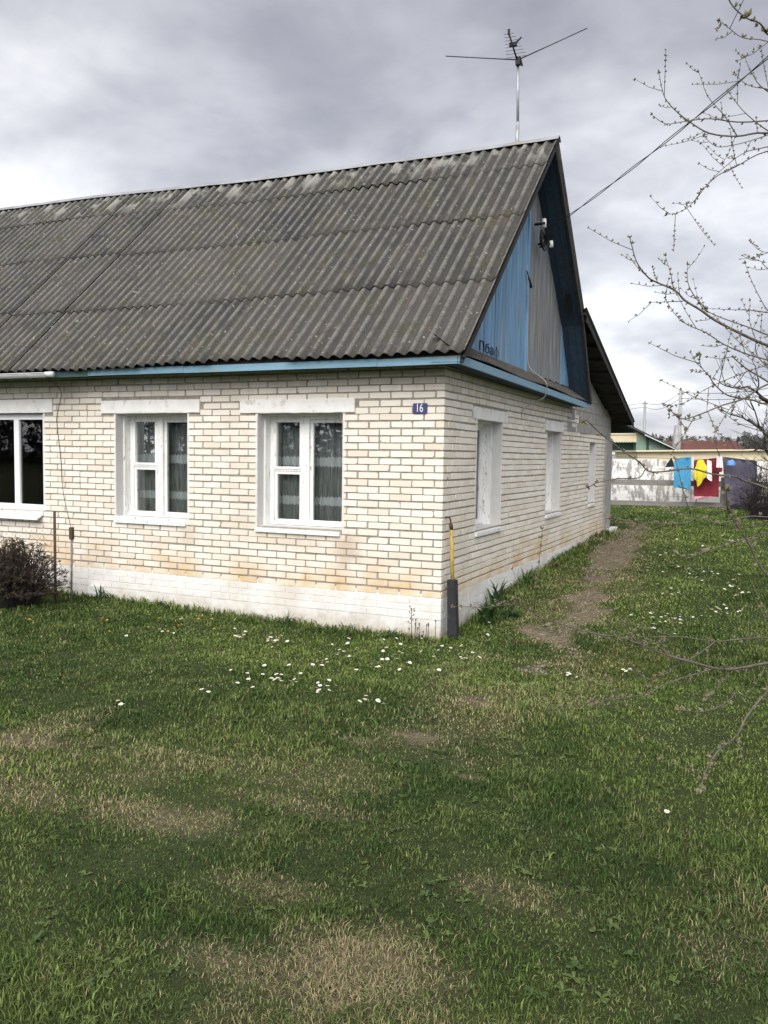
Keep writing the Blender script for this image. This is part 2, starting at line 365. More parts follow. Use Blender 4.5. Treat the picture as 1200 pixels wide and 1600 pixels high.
PATH = [(1.25, -1.6), (1.22, -.5), (1.12, 1.2), (1.0, 3.2), (.82, 5.6), (.66, 8.0), (.55, 10.6), (.2, 13)]
def path_d(x, y):
    d = np.full(np.shape(x), 1e9)
    for (ax, ay), (bx, by) in zip(PATH, PATH[1:]):
        t = np.clip(((x - ax) * (bx - ax) + (y - ay) * (by - ay)) / ((bx - ax) ** 2 + (by - ay) ** 2), 0, 1)
        d = np.minimum(d, np.hypot(x - ax - t * (bx - ax), y - ay - t * (by - ay)))
    return d
def ell(x, y, cx, cy, rx, ry, soft=.45):
    d = np.hypot((x - cx) / rx, (y - cy) / ry) + (fbm(x, y, .35, 31, 3) - .5) * 1.1
    return np.clip((1 - d) / soft + .5, 0, 1)
def dirt(x, y):
    n = fbm(x, y, .8, 21, 4); d = path_d(x, y)
    w = .30 - .12 * np.clip(-y / 1.2, 0, 1) + .12 * np.clip(y / 6, 0, 1)
    m = np.clip((w - d + (n - .5) * 1.0) / .28, 0, 1) * np.clip((y + 1.25) / .5, 0, 1) * np.clip((13 - y) / 3, 0, 1)
    m *= .62 + .38 * np.clip((fbm(x, y, .55, 77, 3) - .36) / .2, 0, 1)
    for e_ in ((1.08, -3.25, .30, .17), (.76, -3.58, .16, .09), (1.62, -3.80, .13, .08), (1.25, -.92, .17, .22), (1.1, -2.2, .16, .2), (-1.0, -4.6, .3, .14)):
        m = np.maximum(m, ell(x, y, *e_, 1.0) * .58)
    return m
def dry(x, y):
    n = fbm(x, y, 1.1, 41, 5); m = np.clip((n - .63) / .13, 0, 1) * .5 * np.clip((-y - 2.2) / 2.0, 0, 1)
    for cx, cy, rx, ry, k in ((.35, -5.12, .50, .16, .85), (-.3, -5.2, .4, .14, .6), (.95, -4.7, .35, .1, .5), (1.93, -5.9, .26, .26, 1.), (1.62, -6.05, .30, .12, .7),
                           (2.3, -6.35, .25, .12, .5), (1.35, -5.5, .2, .08, .5), (1.2, -2.6, .35, .8, .4), (.7, -4.2, .5, .25, .35), (2.2, -5.1, .18, .1, .5)):
        m = np.maximum(m, ell(x, y, cx, cy, rx * 1.1, ry * 1.1, .95) * k)
    d = np.clip((1.0 - path_d(x, y)) / .8, 0, 1) * .55 * np.clip((fbm(x, y, .5, 61, 3) - .38) / .2, 0, 1)
    return np.clip(np.maximum(m, d), 0, 1)
def ground():
    def axis(lo, hi, c0, c1, h, g):
        a = list(np.arange(c0, c1, h)); x = c1; s_ = h
        while x < hi: a.append(x); s_ *= g; x += s_
        a.append(hi); x = c0; s_ = h; pre = []
        while x > lo: s_ *= g; x -= s_; pre.append(max(x, lo))
        return np.array(pre[::-1] + a)
    xs = axis(-900, 900, -4, 6, .045, 1.13); ys = axis(-700, 1500, -7.6, 3, .045, 1.11)
    X, Y = np.meshgrid(xs, ys); Z = gz(X, Y)
    nx, ny = len(xs), len(ys)
    V = np.stack([X, Y, Z], -1).reshape(-1, 3)
    i = np.arange((ny - 1) * (nx - 1)); r = i // (nx - 1); c = i % (nx - 1); q = r * nx + c
    F = np.stack([q, q + 1, q + nx + 1, q + nx], 1)
    me = bpy.data.meshes.new('ground'); me.from_pydata(V.tolist(), [], F.tolist())
    me.polygons.foreach_set('use_smooth', [True] * len(F))
    for nm, fn in (('dirt', dirt), ('dry', dry)):
        a_ = me.attributes.new(nm, 'FLOAT', 'POINT'); a_.data.foreach_set('value', fn(X, Y).reshape(-1).astype(np.float32))
    b = NB(new_mat('lawn_soil')); v = b.pos()
    g = b.mix(b.rng(b.noise(v, 9, 6, .7), .35, .65), (.050, .064, .022), (.034, .040, .018))
    g = b.mix(b.math('MULTIPLY', b.rng(b.noise(v, .7, 4, .6), .4, .62), .5), g, (.050, .066, .026))
    g = b.mix(b.math('MULTIPLY', b.attr('dry'), .8), g, b.mix(b.rng(b.noise(v, 30, 5, .7), .4, .62), (.19, .155, .095), (.105, .085, .055)))
    s_ = b.mix(b.rng(b.noise(v, 16, 6, .75), .38, .64), (.205, .163, .112), (.105, .084, .060))
    s_ = b.mix(b.rng(b.noise(v, 75, 3, .6), .62, .7), s_, (.30, .26, .205))
    g = b.mix(b.rng(b.math('ADD', b.attr('dirt'), b.math('MULTIPLY', b.math('SUBTRACT', b.noise(v, 5, 6, .7), .5), .9)), .25, .75), g, s_)
    me.materials.append(b.out(g, .95, b.bump(b.noise(v, 40, 6, .75), .8, .02), spec=.1))
    o = bpy.data.objects.new('ground', me); C.objects.link(o); tag(o, kind='structure')
ground()

# ------------------------------------------------------------------ the house
house = thing('brick_house', 'pale brick single-storey house with grey corrugated roof and blue gable', 'house', (0, 0, 0))
Z0, PITCH = .224, .0787
FOPEN = [(-2.314, -1.201, 1.14, 2.45), (-4.438, -3.323, 1.15, 2.462), (-8.1, -5.68, 1.17, 2.48)]
FLINT = [(-2.554, -1.05, 2.45, 2.605), (-4.667, -3.132, 2.462, 2.625), (-8.4, -5.50, 2.48, 2.66)]
GOPEN = [(1.12, 2.13, 1.11, 2.42), (4.54, 5.50, 1.11, 2.395), (7.93, 8.58, 1.12, 2.27)]
GLINT = [(.943, 2.333, 2.42, 2.56), (4.395, 5.60, 2.395, 2.555)]
def front(u, d, z): return (u, d, z)
def gable(u, d, z): return (-d, u, z)
def bricks(mb, P, u0, u1, k0, k1, holes, phase=0, pitch=PITCH, L=.26, joint=.0125, z0=Z0, proud=.009, jit=1., top=None, base=None):
    for k in range(k0, k1):
        za = z0 + k * pitch + joint / 2; zb = z0 + (k + 1) * pitch - joint / 2
        zb -= 0; drift = .0035 * math.sin(k * 1.7)
        u = u0 - (L / 2 if (k + phase) % 2 else 0); cuts = []
        for a, b_, c, d in holes:
            if min(d, zb) - max(c, za) > .3 * (zb - za): cuts.append((a, b_))
        while u < u1:
            ln = L
            q0, q1 = random.uniform(-.003, .003) * jit, random.uniform(-.003, .003) * jit
            segs = [(max(u + q0 + joint / 2, u0), min(u + ln + q1 - joint / 2, u1))]
            if random.random() < .012 * jit: segs = [(segs[0][0], u + L * .48), (u + L * .53, segs[0][1])]
            for a, b_ in cuts:
                ns = []
                for s_, t_ in segs:
                    if b_ <= s_ or a >= t_: ns.append((s_, t_))
                    else:
                        if a - s_ > .03: ns.append((s_, a - .004 if a > u0 else a))
                        if t_ - b_ > .03: ns.append((b_ + .004, t_))
                segs = ns
            for s_, t_ in segs:
                if t_ - s_ < .035: continue
                if top and (zb > top((s_ + t_) / 2)): continue
                rj = lambda a: random.uniform(-a, a) * jit
                dz = drift + rj(.0022) + .004 * math.sin(u * .9 + k * .05); c = [abs(random.gauss(.003, .004)) + .0015 for _ in range(4)]
                if random.random() < .2: c[random.randrange(4)] += random.uniform(.006, .018)
                tilt = rj(.0016); d0 = -proud * .0; dd = rj(.0022)
                a0, a1, b0, b1 = s_ + rj(.003), t_ + rj(.003), za + dz - tilt, zb + dz + rj(.0018)
                if s_ == u0: a0 = u0
                if t_ == u1: a1 = u1
                o8 = [(a0 + c[0], b0), (a1 - c[1], b0 + tilt * 2), (a1, b0 + c[1] + tilt * 2), (a1, b1 - c[2]), (a1 - c[2], b1), (a0 + c[3], b1), (a0, b1 - c[3]), (a0, b0 + c[0])]
                cx, cz = (a0 + a1) / 2, (b0 + b1) / 2
                fr_ = [P(cx + (x - cx) * (1 - .006 / (a1 - a0)), d0 + dd, cz + (z - cz) * (1 - .006 / (b1 - b0))) for x, z in o8]
                bk = [P(x, proud + .004, z) for x, z in o8]
                tone = random.random() ** 1.4 * 1.25; t2 = random.random() ** 4 * 1.3
                mb.add(fr_ + bk, [tuple(range(8))] + [(i + 8, (i + 1) % 8 + 8, (i + 1) % 8, i) for i in range(8)], 0, tone=tone, tone2=t2)
            u += ln
def sheet(mb, P, u0, u1, z0, z1, holes, d=.009, mi=1):
    us = sorted({u0, u1, *[h[0] for h in holes if u0 < h[0] < u1], *[h[1] for h in holes if u0 < h[1] < u1]})
    zs = sorted({z0, z1, *[h[2] for h in holes], *[h[3] for h in holes]})
    zs = [z for z in zs if z0 <= z <= z1]
    for a, b_ in zip(us, us[1:]):
        for c, e_ in zip(zs, zs[1:]):
            m = ((a + b_) / 2, (c + e_) / 2)
            if any(h[0] < m[0] < h[1] and h[2] < m[1] < h[3] for h in holes): continue
            mb.add([P(a, d, c), P(b_, d, c), P(b_, d, e_), P(a, d, e_)], [(0, 1, 2, 3)], mi, tone=0)
wall = MB()
bricks(wall, front, -10.5, 0, 3, 35, FOPEN + FLINT, 0)
bricks(wall, gable, 0, 9.55, 3, 35, GOPEN + GLINT + [(6.85, 12, 2.45, 4)], 1)
sheet(wall, front, -10.5, -.009, .1, 2.99, FOPEN)
sheet(wall, gable, .009, 10.25, .1, 2.99, GOPEN)
wall.build('wall', [M['brick'], M['mortar']], house)
pl = MB()                                            # whitewashed plinth: three painted courses over a smooth footing
pb = MB()
bricks(pb, front, -10.5, 0.004, 0, 3, [], 0, joint=.004, proud=.006, jit=.6)
bricks(pb, gable, -.004, 9.4, 0, 3, [], 1, joint=.004, proud=.006, jit=.6)
for v_ in pb.v[:0]: pass
plb = pb.build('painted_courses', M['whitewash'], house)
n = 90
def footing(P, u0, u1, zt, off):
    us = np.linspace(u0, u1, n); zs = np.linspace(-.4, zt, 9); vs = []
    for i, u in enumerate(us):
        for j, z in enumerate(zs):
            vs.append(P(u, off + (vn(u * 1., z, .12, 3) - .5) * .012, z))
    pl.add(vs, [(i * 9 + j, (i + 1) * 9 + j, (i + 1) * 9 + j + 1, i * 9 + j + 1) for i in range(n - 1) for j in range(8)], 0, True)
footing(front, -10.5, 0.002, .219, .004)
footing(gable, -.002, 9.5, .219, .004)
pl.add([front(-10.5, .006, .2), front(0, .006, .2), front(0, .006, .5), front(-10.5, .006, .5)], [(0, 1, 2, 3)])
pl.add([gable(0, .006, .2), gable(9.6, .006, .2), gable(9.6, .006, .47), gable(0, .006, .47)], [(0, 1, 2, 3)])
pl.build('plinth', M['whitewash'], house)
v_ = MB(); v_.box((-4.86, -.07, .10), (-4.66, .0, .24)); v_.build('vent_box', M['plaster'], house)

# extension wall of grey blocks, corner pier
ext = MB()
rz = lambda y: 4.20 - (y - 5.2) * .265
bricks(ext, gable, 5.9, 10.2, 0, 12, [], 0, pitch=.20, L=.40, joint=.014, z0=2.42, proud=.012, top=lambda u: rz(u) - .14)
ext.prism([(-.013, 5.7, 2.44), (-.013, 10.2, 2.44), (-.013, 10.2, rz(10.2) - .07), (-.013, 5.7, rz(5.7) - .07)], (-.2, 0, 0), 1)
ext.build('block_wall', [M['block'], M['blockmortar']], house)
pier = MB(); pier.box((-.2, 9.56, .3), (.035, 10.25, 2.40)); pier.box((-.2, 9.62, .2), (.05, 10.4, .50))
pier.build('corner_pier', M['block'], house)
pb2 = MB(); pb2.box((.0, 6.95, 2.43), (.018, 7.75, 2.72)); pb2.build('infill_block', M['block'], house)
st = MB(); st.box((-.1, 9.75, .2), (.16, 10.5, .49)); st.build('step', M['whitewash'], house)
back = MB(); back.box((-10.5, 10.0, .1), (-.21, 10.2, 2.7)); back.box((-10.6, .012, .1), (-10.5, 10.2, 3.0)); back.build('rear_wall', M['block'], house)
room = MB()
room.add([(-10.4, .1, .42), (-.1, .1, .42), (-.1, 9.9, .42), (-10.4, 9.9, .42)], [(0, 1, 2, 3)])
room.add([(-10.4, .02, 2.8), (-.02, .02, 2.8), (-.02, 9.9, 2.8), (-10.4, 9.9, 2.8)], [(3, 2, 1, 0)])
room.box((-10.4, 3.4, .43), (-.40, 3.5, 2.79)); room.box((-2.95, .4, .43), (-2.85, 3.39, 2.79)); room.box((-5.2, .4, .43), (-5.1, 3.39, 2.79))
room.build('interior', M['room'], house)

# windows
def window(P, a, b_, z0, z1, lint, depth=.235, style='sash', sill=True, curtain=True, lab=None):
    f = MB(); fw = .055; D = depth
    A, B = a + .028, b_ - .028; zb, zt = z0 + .006, z1 - .014
    bx = lambda mb, u0, u1, d0, d1, za, zb_, mi=0: mb.prism([P(u0, d0, za), P(u1, d0, za), P(u1, d1, za), P(u0, d1, za)], np.array(P(0, 0, zb_)) - np.array(P(0, 0, za)), mi)
    root = None
    panes = []
    if style == 'sash':
        mid = A + (B - A) * .46
        bx(f, A, A + fw, D, D + .07, zb, zt); bx(f, B - fw, B, D, D + .07, zb, zt)
        bx(f, A + fw, B - fw, D + .001, D + .07, zt - .05, zt); bx(f, A + fw, B - fw, D + .001, D + .07, zb, zb + .025)
        bx(f, mid - .05, mid + .05, D - .012, D + .07, zb + .025, zt - .05)
        zc_ = zb + (zt - zb) * .50
        def sash(u0, u1, za, zb_, w=.04, push=.012):
            bx(f, u0, u0 + w, D + push, D + .06, za, zb_); bx(f, u1 - w, u1, D + push, D + .06, za, zb_)
            bx(f, u0 + w, u1 - w, D + push + .001, D + .06, zb_ - w, zb_); bx(f, u0 + w, u1 - w, D + push + .001, D + .06, za, za + w)
            panes.append((u0 + w, u1 - w, za + w, zb_ - w))
        sash(A + fw + .002, mid - .052, zc_ + .012, zt - .052, .030, -.006); sash(A + fw + .002, mid - .052, zb + .027, zc_ - .012, .036)
        bx(f, A + fw, mid - .05, D + .004, D + .06, zc_ - .01, zc_ + .01)
        sash(mid + .052, B - fw - .002, zb + .027, zt - .052, .038, .016)
        fm = M['paint']
    else:
        fw = .07
        bx(f, A, A + fw, D, D + .07, zb, zt); bx(f, B - fw, B, D, D + .07, zb, zt)
        bx(f, A + fw, B - fw, D + .001, D + .07, zt - fw, zt); bx(f, A + fw, B - fw, D + .001, D + .07, zb, zb + fw)
        cuts = [A + fw, B - fw - 1.04, B - fw - .49, B - fw]
        for m in cuts[1:-1]: bx(f, m - .045, m + .045, D + .004, D + .07, zb + fw, zt - fw)
        for s_, t_ in zip(cuts, cuts[1:]):
            panes.append((s_ + (.045 if s_ != cuts[0] else 0), t_ - (.045 if t_ != cuts[-1] else 0), zb + fw, zt - fw))
        fm = M['pvc']
    fo = f.build('window', fm, house)
    if lab: fo['label'] = lab
    j = MB(); t = .03
    for u0, u1 in ((a - t, a), (b_, b_ + t)): bx(j, u0, u1, .002, .40, z0, z1)
    bx(j, a - t, b_ + t, .012, .40, z1, z1 + t); bx(j, a, b_, .012, .40, z0 - t, z0)
    if style == 'sash':                                   # wooden casing boards in front of the frame
        bx(j, a, a + .026, D - .10, D + .07, z0, z1, 1); bx(j, b_ - .026, b_, D - .10, D + .07, z0, z1, 1); bx(j, a + .026, b_ - .026, D - .09, D + .07, z1 - .02, z1, 1)
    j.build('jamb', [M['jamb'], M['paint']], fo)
    g = MB()
    for u0, u1, za, zb_ in panes:
        bx(g, u0, u1, D + .034, D + .038, za, zb_)
    g.build('pane', M['glass'], fo)
    s = MB()
    if sill:
        if style == 'sash':
            s.prism([P(a - .015, .20, z0 + .002), P(a - .015, -.035, z0 - .028), P(a - .015, -.035, z0 - .07), P(a - .015, .0, z0 - .07), P(a - .015, .20, z0 - .06)], np.array(P(b_ - a - .0, 0, 0)) - np.array(P(0, 0, 0)))
            s.build('sill', M['paint'], fo)
        else:
            s.prism([P(a, D, z0 + .002), P(a, -.11, z0 - .09), P(a, -.11, z0 - .115), P(a, D, z0 - .02)], np.array(P(b_ - a - .02, 0, 0)) - np.array(P(0, 0, 0)))
            s.build('sill', M['pvc'], fo)
    if lint:
        l = MB(); a0, a1, c0, c1 = lint; n_ = 14
        vs = []
        for i in range(n_ + 1):
            u = a0 + (a1 - a0) * i / n_
            for d, z in ((-.008, c0), (-.011, c0 + .008), (-.011, c1 - .008), (-.006, c1), (.05, c1), (.05, c0)):
                vs.append(P(u, d, z + (random.uniform(-.003, .003))))
        fs = [(i * 6 + q, (i + 1) * 6 + q, (i + 1) * 6 + (q + 1) % 6, i * 6 + (q + 1) % 6) for i in range(n_) for q in range(6)] + [tuple(range(6))[::-1], tuple(range(n_ * 6, n_ * 6 + 6))]
        l.add(vs, fs); l.build('lintel', M['plaster'], fo)
    if curtain:
        c = MB(); n_ = 150; vs = []; d0 = D + .16
        for i in range(n_ + 1):
            u = a - .05 + (b_ - a + .1) * i / n_
            w = .022 * math.sin(u * 72) + .012 * math.sin(u * 31 + 1)
            for z in np.linspace(z0 + .03, z1 - .04, 5): vs.append(P(u, d0 + w * (1 + .2 * math.sin(z * 3)), z))
        c.add(vs, [(i * 5 + q, (i + 1) * 5 + q, (i + 1) * 5 + q + 1, i * 5 + q + 1) for i in range(n_) for q in range(4)], 0, True)
        c.build('curtain', M['lace'], fo)
    return fo
window(front, *FOPEN[0], FLINT[0]); window(front, *FOPEN[1], FLINT[1])
window(front, *FOPEN[2], FLINT[2], depth=.09, style='pvc', curtain=False, lab='white plastic window with dark panes and a metal sill')
window(gable, *GOPEN[0], GLINT[0]); window(gable, *GOPEN[1], GLINT[1]); window(gable, *GOPEN[2], None)

# roof
XR, XL = .37, -10.6
def eave(x): return np.array([x, -.42, 3.0 + .012 * math.cos(x * .55) - .006 * abs(x) * .3])
def ridge(x): return np.array([x, 3.17, np.interp(x, [-10.6, -9.8, -7.8, -4.3, -1.2, .37], [6.40, 6.385, 6.365, 6.262, 6.238, 6.25])])
NF = np.array([0, -.673, .739])
roof = MB(); ts = [0, .273, .574, .843, 1.0]; WP = 1.022 / 7; SW = 7 * WP
for k in range(4):
    xs0 = XR; col_i = 0
    while xs0 > XL:
        x1 = xs0; x0 = max(xs0 - SW - .02, XL - .1)
        ta = ts[k] + random.uniform(-.006, .006) + .003 * math.sin(col_i * .9 + k); tb = ts[k + 1] + (.02 if k < 3 else 0)
        lift = random.uniform(0, .004); tone = random.random(); edge = .016 if col_i in (6, 7) else random.uniform(.0, .006)
        nw = int(round((x1 - x0) / WP * 12)); nl = 7; vs = []; cr = []
        for i in range(nw + 1):
            x = x1 + (x0 - x1) * i / nw; w = math.cos((x - XR) / WP * 2 * math.pi)
            E, G = eave(x), ridge(x); sag = .012 * math.sin(x * 1.1 + k)
            for q in range(nl + 1):
                f_ = q / nl; t = ta + (tb - ta) * f_
                p = E + (G - E) * t + NF * (.021 * w + (.005 + .020 * float(vn(np.array([x * 1.9]), np.array([k * 7.3]), 1., 44)[0])) * (1 - f_) + lift + edge * (1 - i / nw) + sag * .3)
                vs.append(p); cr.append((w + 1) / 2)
            p0 = vs[-(nl + 1)]; vs.append(p0 - NF * .009); cr.append(0)
        nn = nl + 2
        fs = [(i * nn + q, i * nn + q + 1, (i + 1) * nn + q + 1, (i + 1) * nn + q) for i in range(nw) for q in range(nl)]
        fs += [(i * nn, (i + 1) * nn, (i + 1) * nn + nl + 1, i * nn + nl + 1) for i in range(nw)]
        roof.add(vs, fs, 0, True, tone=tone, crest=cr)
        xs0 -= SW; col_i += 1
# rear slope and the lower-pitched roof over the extension
RB1, RB2 = np.array([0, 5.36, 4.15]), np.array([0, 6.20, 2.95])
def strip(y0, z0, y1, z1, n_out, xa=XR, off=.0):
    vs = []; cr = []; nw = 300
    for i in range(nw + 1):
        x = xa + (XL - xa) * i / nw; w = math.cos((x - xa) / WP * 2 * math.pi)
        for q in range(2):
            zz_ = (ridge(x)[2] - .0 if (q == 0 and y0 == 3.17) else (z0, z1)[q])
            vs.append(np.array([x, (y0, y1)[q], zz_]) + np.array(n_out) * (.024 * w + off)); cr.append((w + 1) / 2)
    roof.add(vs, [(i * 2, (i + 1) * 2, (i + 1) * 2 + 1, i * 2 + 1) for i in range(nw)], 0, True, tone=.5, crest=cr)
strip(3.17, 6.25, 5.36, 4.15, (0, .69, .72)); strip(5.15, 4.32, 10.75, 2.76, (0, .256, .967), .42)
ro = roof.build('roof', M['slate'], house)
cap = MB(); xs = np.linspace(XL, XR + .02, 40); vs = []
for x in xs:
    r_ = ridge(x); j_ = random.uniform(-.004, .004)
    for dy, dz in ((-.085, -.030), (-.045, .006), (0, .034), (.045, .006), (.085, -.03), (.085, -.036), (0, .026), (-.085, -.036)):
        vs.append((x, r_[1] + dy, r_[2] + dz + .012 + j_))
cap.add(vs, [(i * 8 + q, i * 8 + (q + 1) % 8, (i + 1) * 8 + (q + 1) % 8, (i + 1) * 8 + q) for i in range(39) for q in range(8)] + [tuple(range(8)), tuple(range(39 * 8, 40 * 8))[::-1]])
cap.build('ridge_cap', M['tin'], ro)
# barge boards and soffits of the gable overhang
bg = MB()
E0, G0 = np.array([0, -.42, 2.985]), np.array([0, 3.17, 6.235])
dF = (G0 - E0) / np.linalg.norm(G0 - E0)
bg.prism([(.325, *(E0 - NF * .03)[1:]), (.325, *(G0 - NF * .03)[1:]), (.325, *(G0 - NF * .09)[1:]), (.325, *(E0 + dF * .1 - NF * .085)[1:])], (.024, 0, 0))
NR = np.array([0, .692, .722])
bg.build('barge_board', M['darkwood'], ro)
bg = MB()
for (p, q, nn_) in ((np.array([0, 3.17, 6.235]), RB1, NR), (RB1, RB2, np.array([0, .82, .573]))):
    bg.prism([(.325, *(p - nn_ * .03)[1:]), (.325, *(q - nn_ * .03)[1:]), (.325, *(q - nn_ * .13)[1:]), (.325, *(p - nn_ * .13)[1:])], (.03, 0, 0))
bg.build('barge_board', M['darkwood'], ro)
sf = MB()
for p, q, nn_ in ((np.array([0, 3.17, 6.235]), RB1, NR), (RB1, RB2, np.array([0, .82, .573]))):
    for i in range(3):
        x0 = -.02 + i * .115; off = .105 + random.uniform(0, .006)
        sf.prism([(x0, *(p - nn_ * off)[1:]), (x0, *(q - nn_ * off)[1:]), (x0, *(q - nn_ * (off - .02))[1:]), (x0, *(p - nn_ * (off - .02))[1:])], (.111, 0, 0), tone=random.random())
for i in range(3):
    x0 = -.02 + i * .115; nn_ = NF
    sf.prism([(x0, *(E0 - nn_ * .105)[1:]), (x0, *(G0 - nn_ * .105)[1:]), (x0, *(G0 - nn_ * .085)[1:]), (x0, *(E0 - nn_ * .085)[1:])], (.111, 0, 0), tone=random.random())
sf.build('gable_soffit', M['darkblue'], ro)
hb = MB(); mid_ = RB1 + (RB2 - RB1) * .12; mid_ = np.array([0, 4.98, 4.46])
hb.prism([(.16, *(mid_ + np.array([0, -.13, .126]) - NR * .108)[1:]), (.235, *(mid_ + np.array([0, -.13, .126]) - NR * .108)[1:]), (.235, *(mid_ + np.array([0, .13, -.126]) - NR * .108)[1:]), (.16, *(mid_ + np.array([0, .13, -.126]) - NR * .108)[1:])], -NR * .012)
hb.build('soffit_hatch', M['black'], ro)
# underside of the extension roof
eu = MB(); nn_ = np.array([0, .256, .967])
eu.prism([(.40, 5.2, 4.265), (.40, 10.72, 2.73), (.40, 10.72, 2.70), (.40, 5.2, 4.235)], (-10.8, 0, 0))
for i in range(9):
    y = 5.75 + i * .60; eu.box((.38, y, rz(y) - .05), (-9, y + .09, rz(y) + .0))
eu.prism([(.385, 5.3, 4.21), (.385, 10.7, 2.75), (.385, 10.7, 2.66), (.385, 5.3, 4.12)], (.022, 0, 0))
eu.build('extension_rafters', M['darkwood'], ro)
# gable boarding
def gtop(y): return min(E0[2] + (y - E0[1]) * (G0[2] - E0[2]) / 3.59, 6.235 - (y - 3.17) * .952 if y < 5.36 else 4.15 - (y - 5.36) * 1.43) - .135
def boards(y0, y1, w, x, zb=3.17):
    mb = MB(); y = y0
    while y < y1 - .02:
        b_ = min(y + w * random.uniform(.85, 1.12), y1); e0, e1 = y + .003, b_ - .003; dx = random.uniform(0, .007); 
        za, zb_ = gtop(e0), gtop(e1)
        if max(za, zb_) > zb + .05:
            pts = [(x + dx, e0, zb + random.uniform(-.015, .01)), (x + dx, e1, zb + random.uniform(-.015, .01)), (x + dx, e1, max(zb_, zb + .02)), (x + dx, e0, max(za, zb + .02))]
            if e0 < 3.17 < e1: pts.insert(3, (x + dx, 3.17, gtop(3.17)))
            mb.prism(pts, (-.02, 0, 0), tone=random.random())
        y = b_
    return mb
boards(-.25, 3.10, .115, .0).build('blue_boarding', M['blue'], house)
boards(3.165, 5.25, .155, .0).build('grey_boarding', M['greyboard'], house)
boards(5.25, 6.15, .13, .002).build('blue_boarding', M['blue'], house)
bt = MB(); bt.box((.002, 3.10, 3.16), (.028, 3.165, 6.0), tone=.2); bt.build('batten', M['blue'], house)
bk_ = MB(); bk_.prism([(-.03, -.3, 3.1), (-.03, 3.17, 6.2), (-.03, 6.1, 3.1)], (-.03, 0, 0)); bk_.build('gable_backing', M['darkwood'], house)
bk_ = MB(); bk_.prism([(-10.5, -.3, 3.0), (-10.5, 3.17, 6.2), (-10.5, 5.36, 4.0), (-10.5, 10.1, 2.8), (-10.5, 10.1, 2.7)], (-.05, 0, 0)); bk_.build('far_gable', M['darkwood'], house)
hn = MB(); hn.tube([(.035, 2.98, 4.50), (.03, 3.25, 4.33)], [.006, .022], 6); hn.build('door_hook', M['black'], house)
# pent skirt, fascia, soffit
pt = MB(); vs = []; nw = 340
for i in range(nw + 1):
    y = -.36 + 6.62 * i / nw; w = math.cos(y / .075 * 2 * math.pi) * .010; dr = -.013 * (y + .4) 
    for f_ in (0, .5, 1): vs.append((.0 + .285 * f_, y, 3.215 - .205 * f_ + w + dr * .9 + .012 * math.sin(y * 2.2) * f_))
pt.add(vs, [(i * 3 + q, i * 3 + q + 1, (i + 1) * 3 + q + 1, (i + 1) * 3 + q) for i in range(nw) for q in range(2)], 0, True)
pt.build('pent_skirt', M['pentroof'], ro)
ef = MB(); ef.box((-10.5, -.325, 2.93), (.25, -.305, 3.05)); ef.build('eave_filler', M['darkwood'], ro)
fa = MB(); prev = -5.1
for xa in (-5.1, -3.7, -.85, -.01 + .262):
    pass
segs = [(-4.55, -3.1), (-3.1, -.62), (-.62, .262)]
for a, b_ in segs:
    za, zb_ = 2.902 + .004 * math.sin(a), 2.905 + .004 * math.sin(b_)
    fa.prism([(a + .002, -.36, za), (b_ - .002, -.36, zb_), (b_ - .002, -.36, zb_ + .078), (a + .002, -.36, za + .076)], (0, .022, 0))
for y0, y1 in ((-.36, 2.2), (2.2, 4.9), (4.9, 6.26)):
    z_ = lambda y: 2.905 - .013 * (y + .36)
    fa.prism([(.264, y0 + .002, z_(y0)), (.264, y1 - .002, z_(y1)), (.264, y1 - .002, z_(y1) + .085), (.264, y0 + .002, z_(y0) + .085)], (.022, 0, 0))
fa.build('fascia', M['fascia'], ro)
fg = MB(); fg.prism([(-10.5, -.36, 2.89), (-4.552, -.36, 2.90), (-4.552, -.36, 2.97), (-10.5, -.36, 2.965)], (0, .02, 0)); fg.build('fascia', M['fascia_green'], ro)
so_ = MB(); so_.prism([(-10.5, -.345, 2.915), (.262, -.345, 2.915), (.262, -.01, 2.93), (-10.5, -.01, 2.93)], (0, 0, .012))
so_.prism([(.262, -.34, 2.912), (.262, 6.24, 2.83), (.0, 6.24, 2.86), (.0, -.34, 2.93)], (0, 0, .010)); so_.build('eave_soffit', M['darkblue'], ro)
# gutter of the neighbouring half
gu = MB(); vs = []; xs = [-10.5, -5.42, -5.41, -5.40, -5.14]; rr = [.052, .052, .058, .052, .052]; na = 9
for x, r_ in zip(xs, rr):
    for j in range(na):
        a = math.pi + math.pi * j / (na - 1); vs.append((x, -.455 + r_ * math.cos(a), 2.945 + r_ * math.sin(a)))
gu.add(vs, [(i * na + j, i * na + j + 1, (i + 1) * na + j + 1, (i + 1) * na + j) for i in range(4) for j in range(na - 1)] + [tuple(range(4 * na, 5 * na))], 0, True)
gu.tube([(-10.5, -.507, 2.945), (-5.14, -.507, 2.945)], .007, 6); gu.tube([(-5.15, -.455, 2.93), (-5.02, -.455, 2.93)], .034, 10)
gu.build('gutter', M['gutter'], ro)
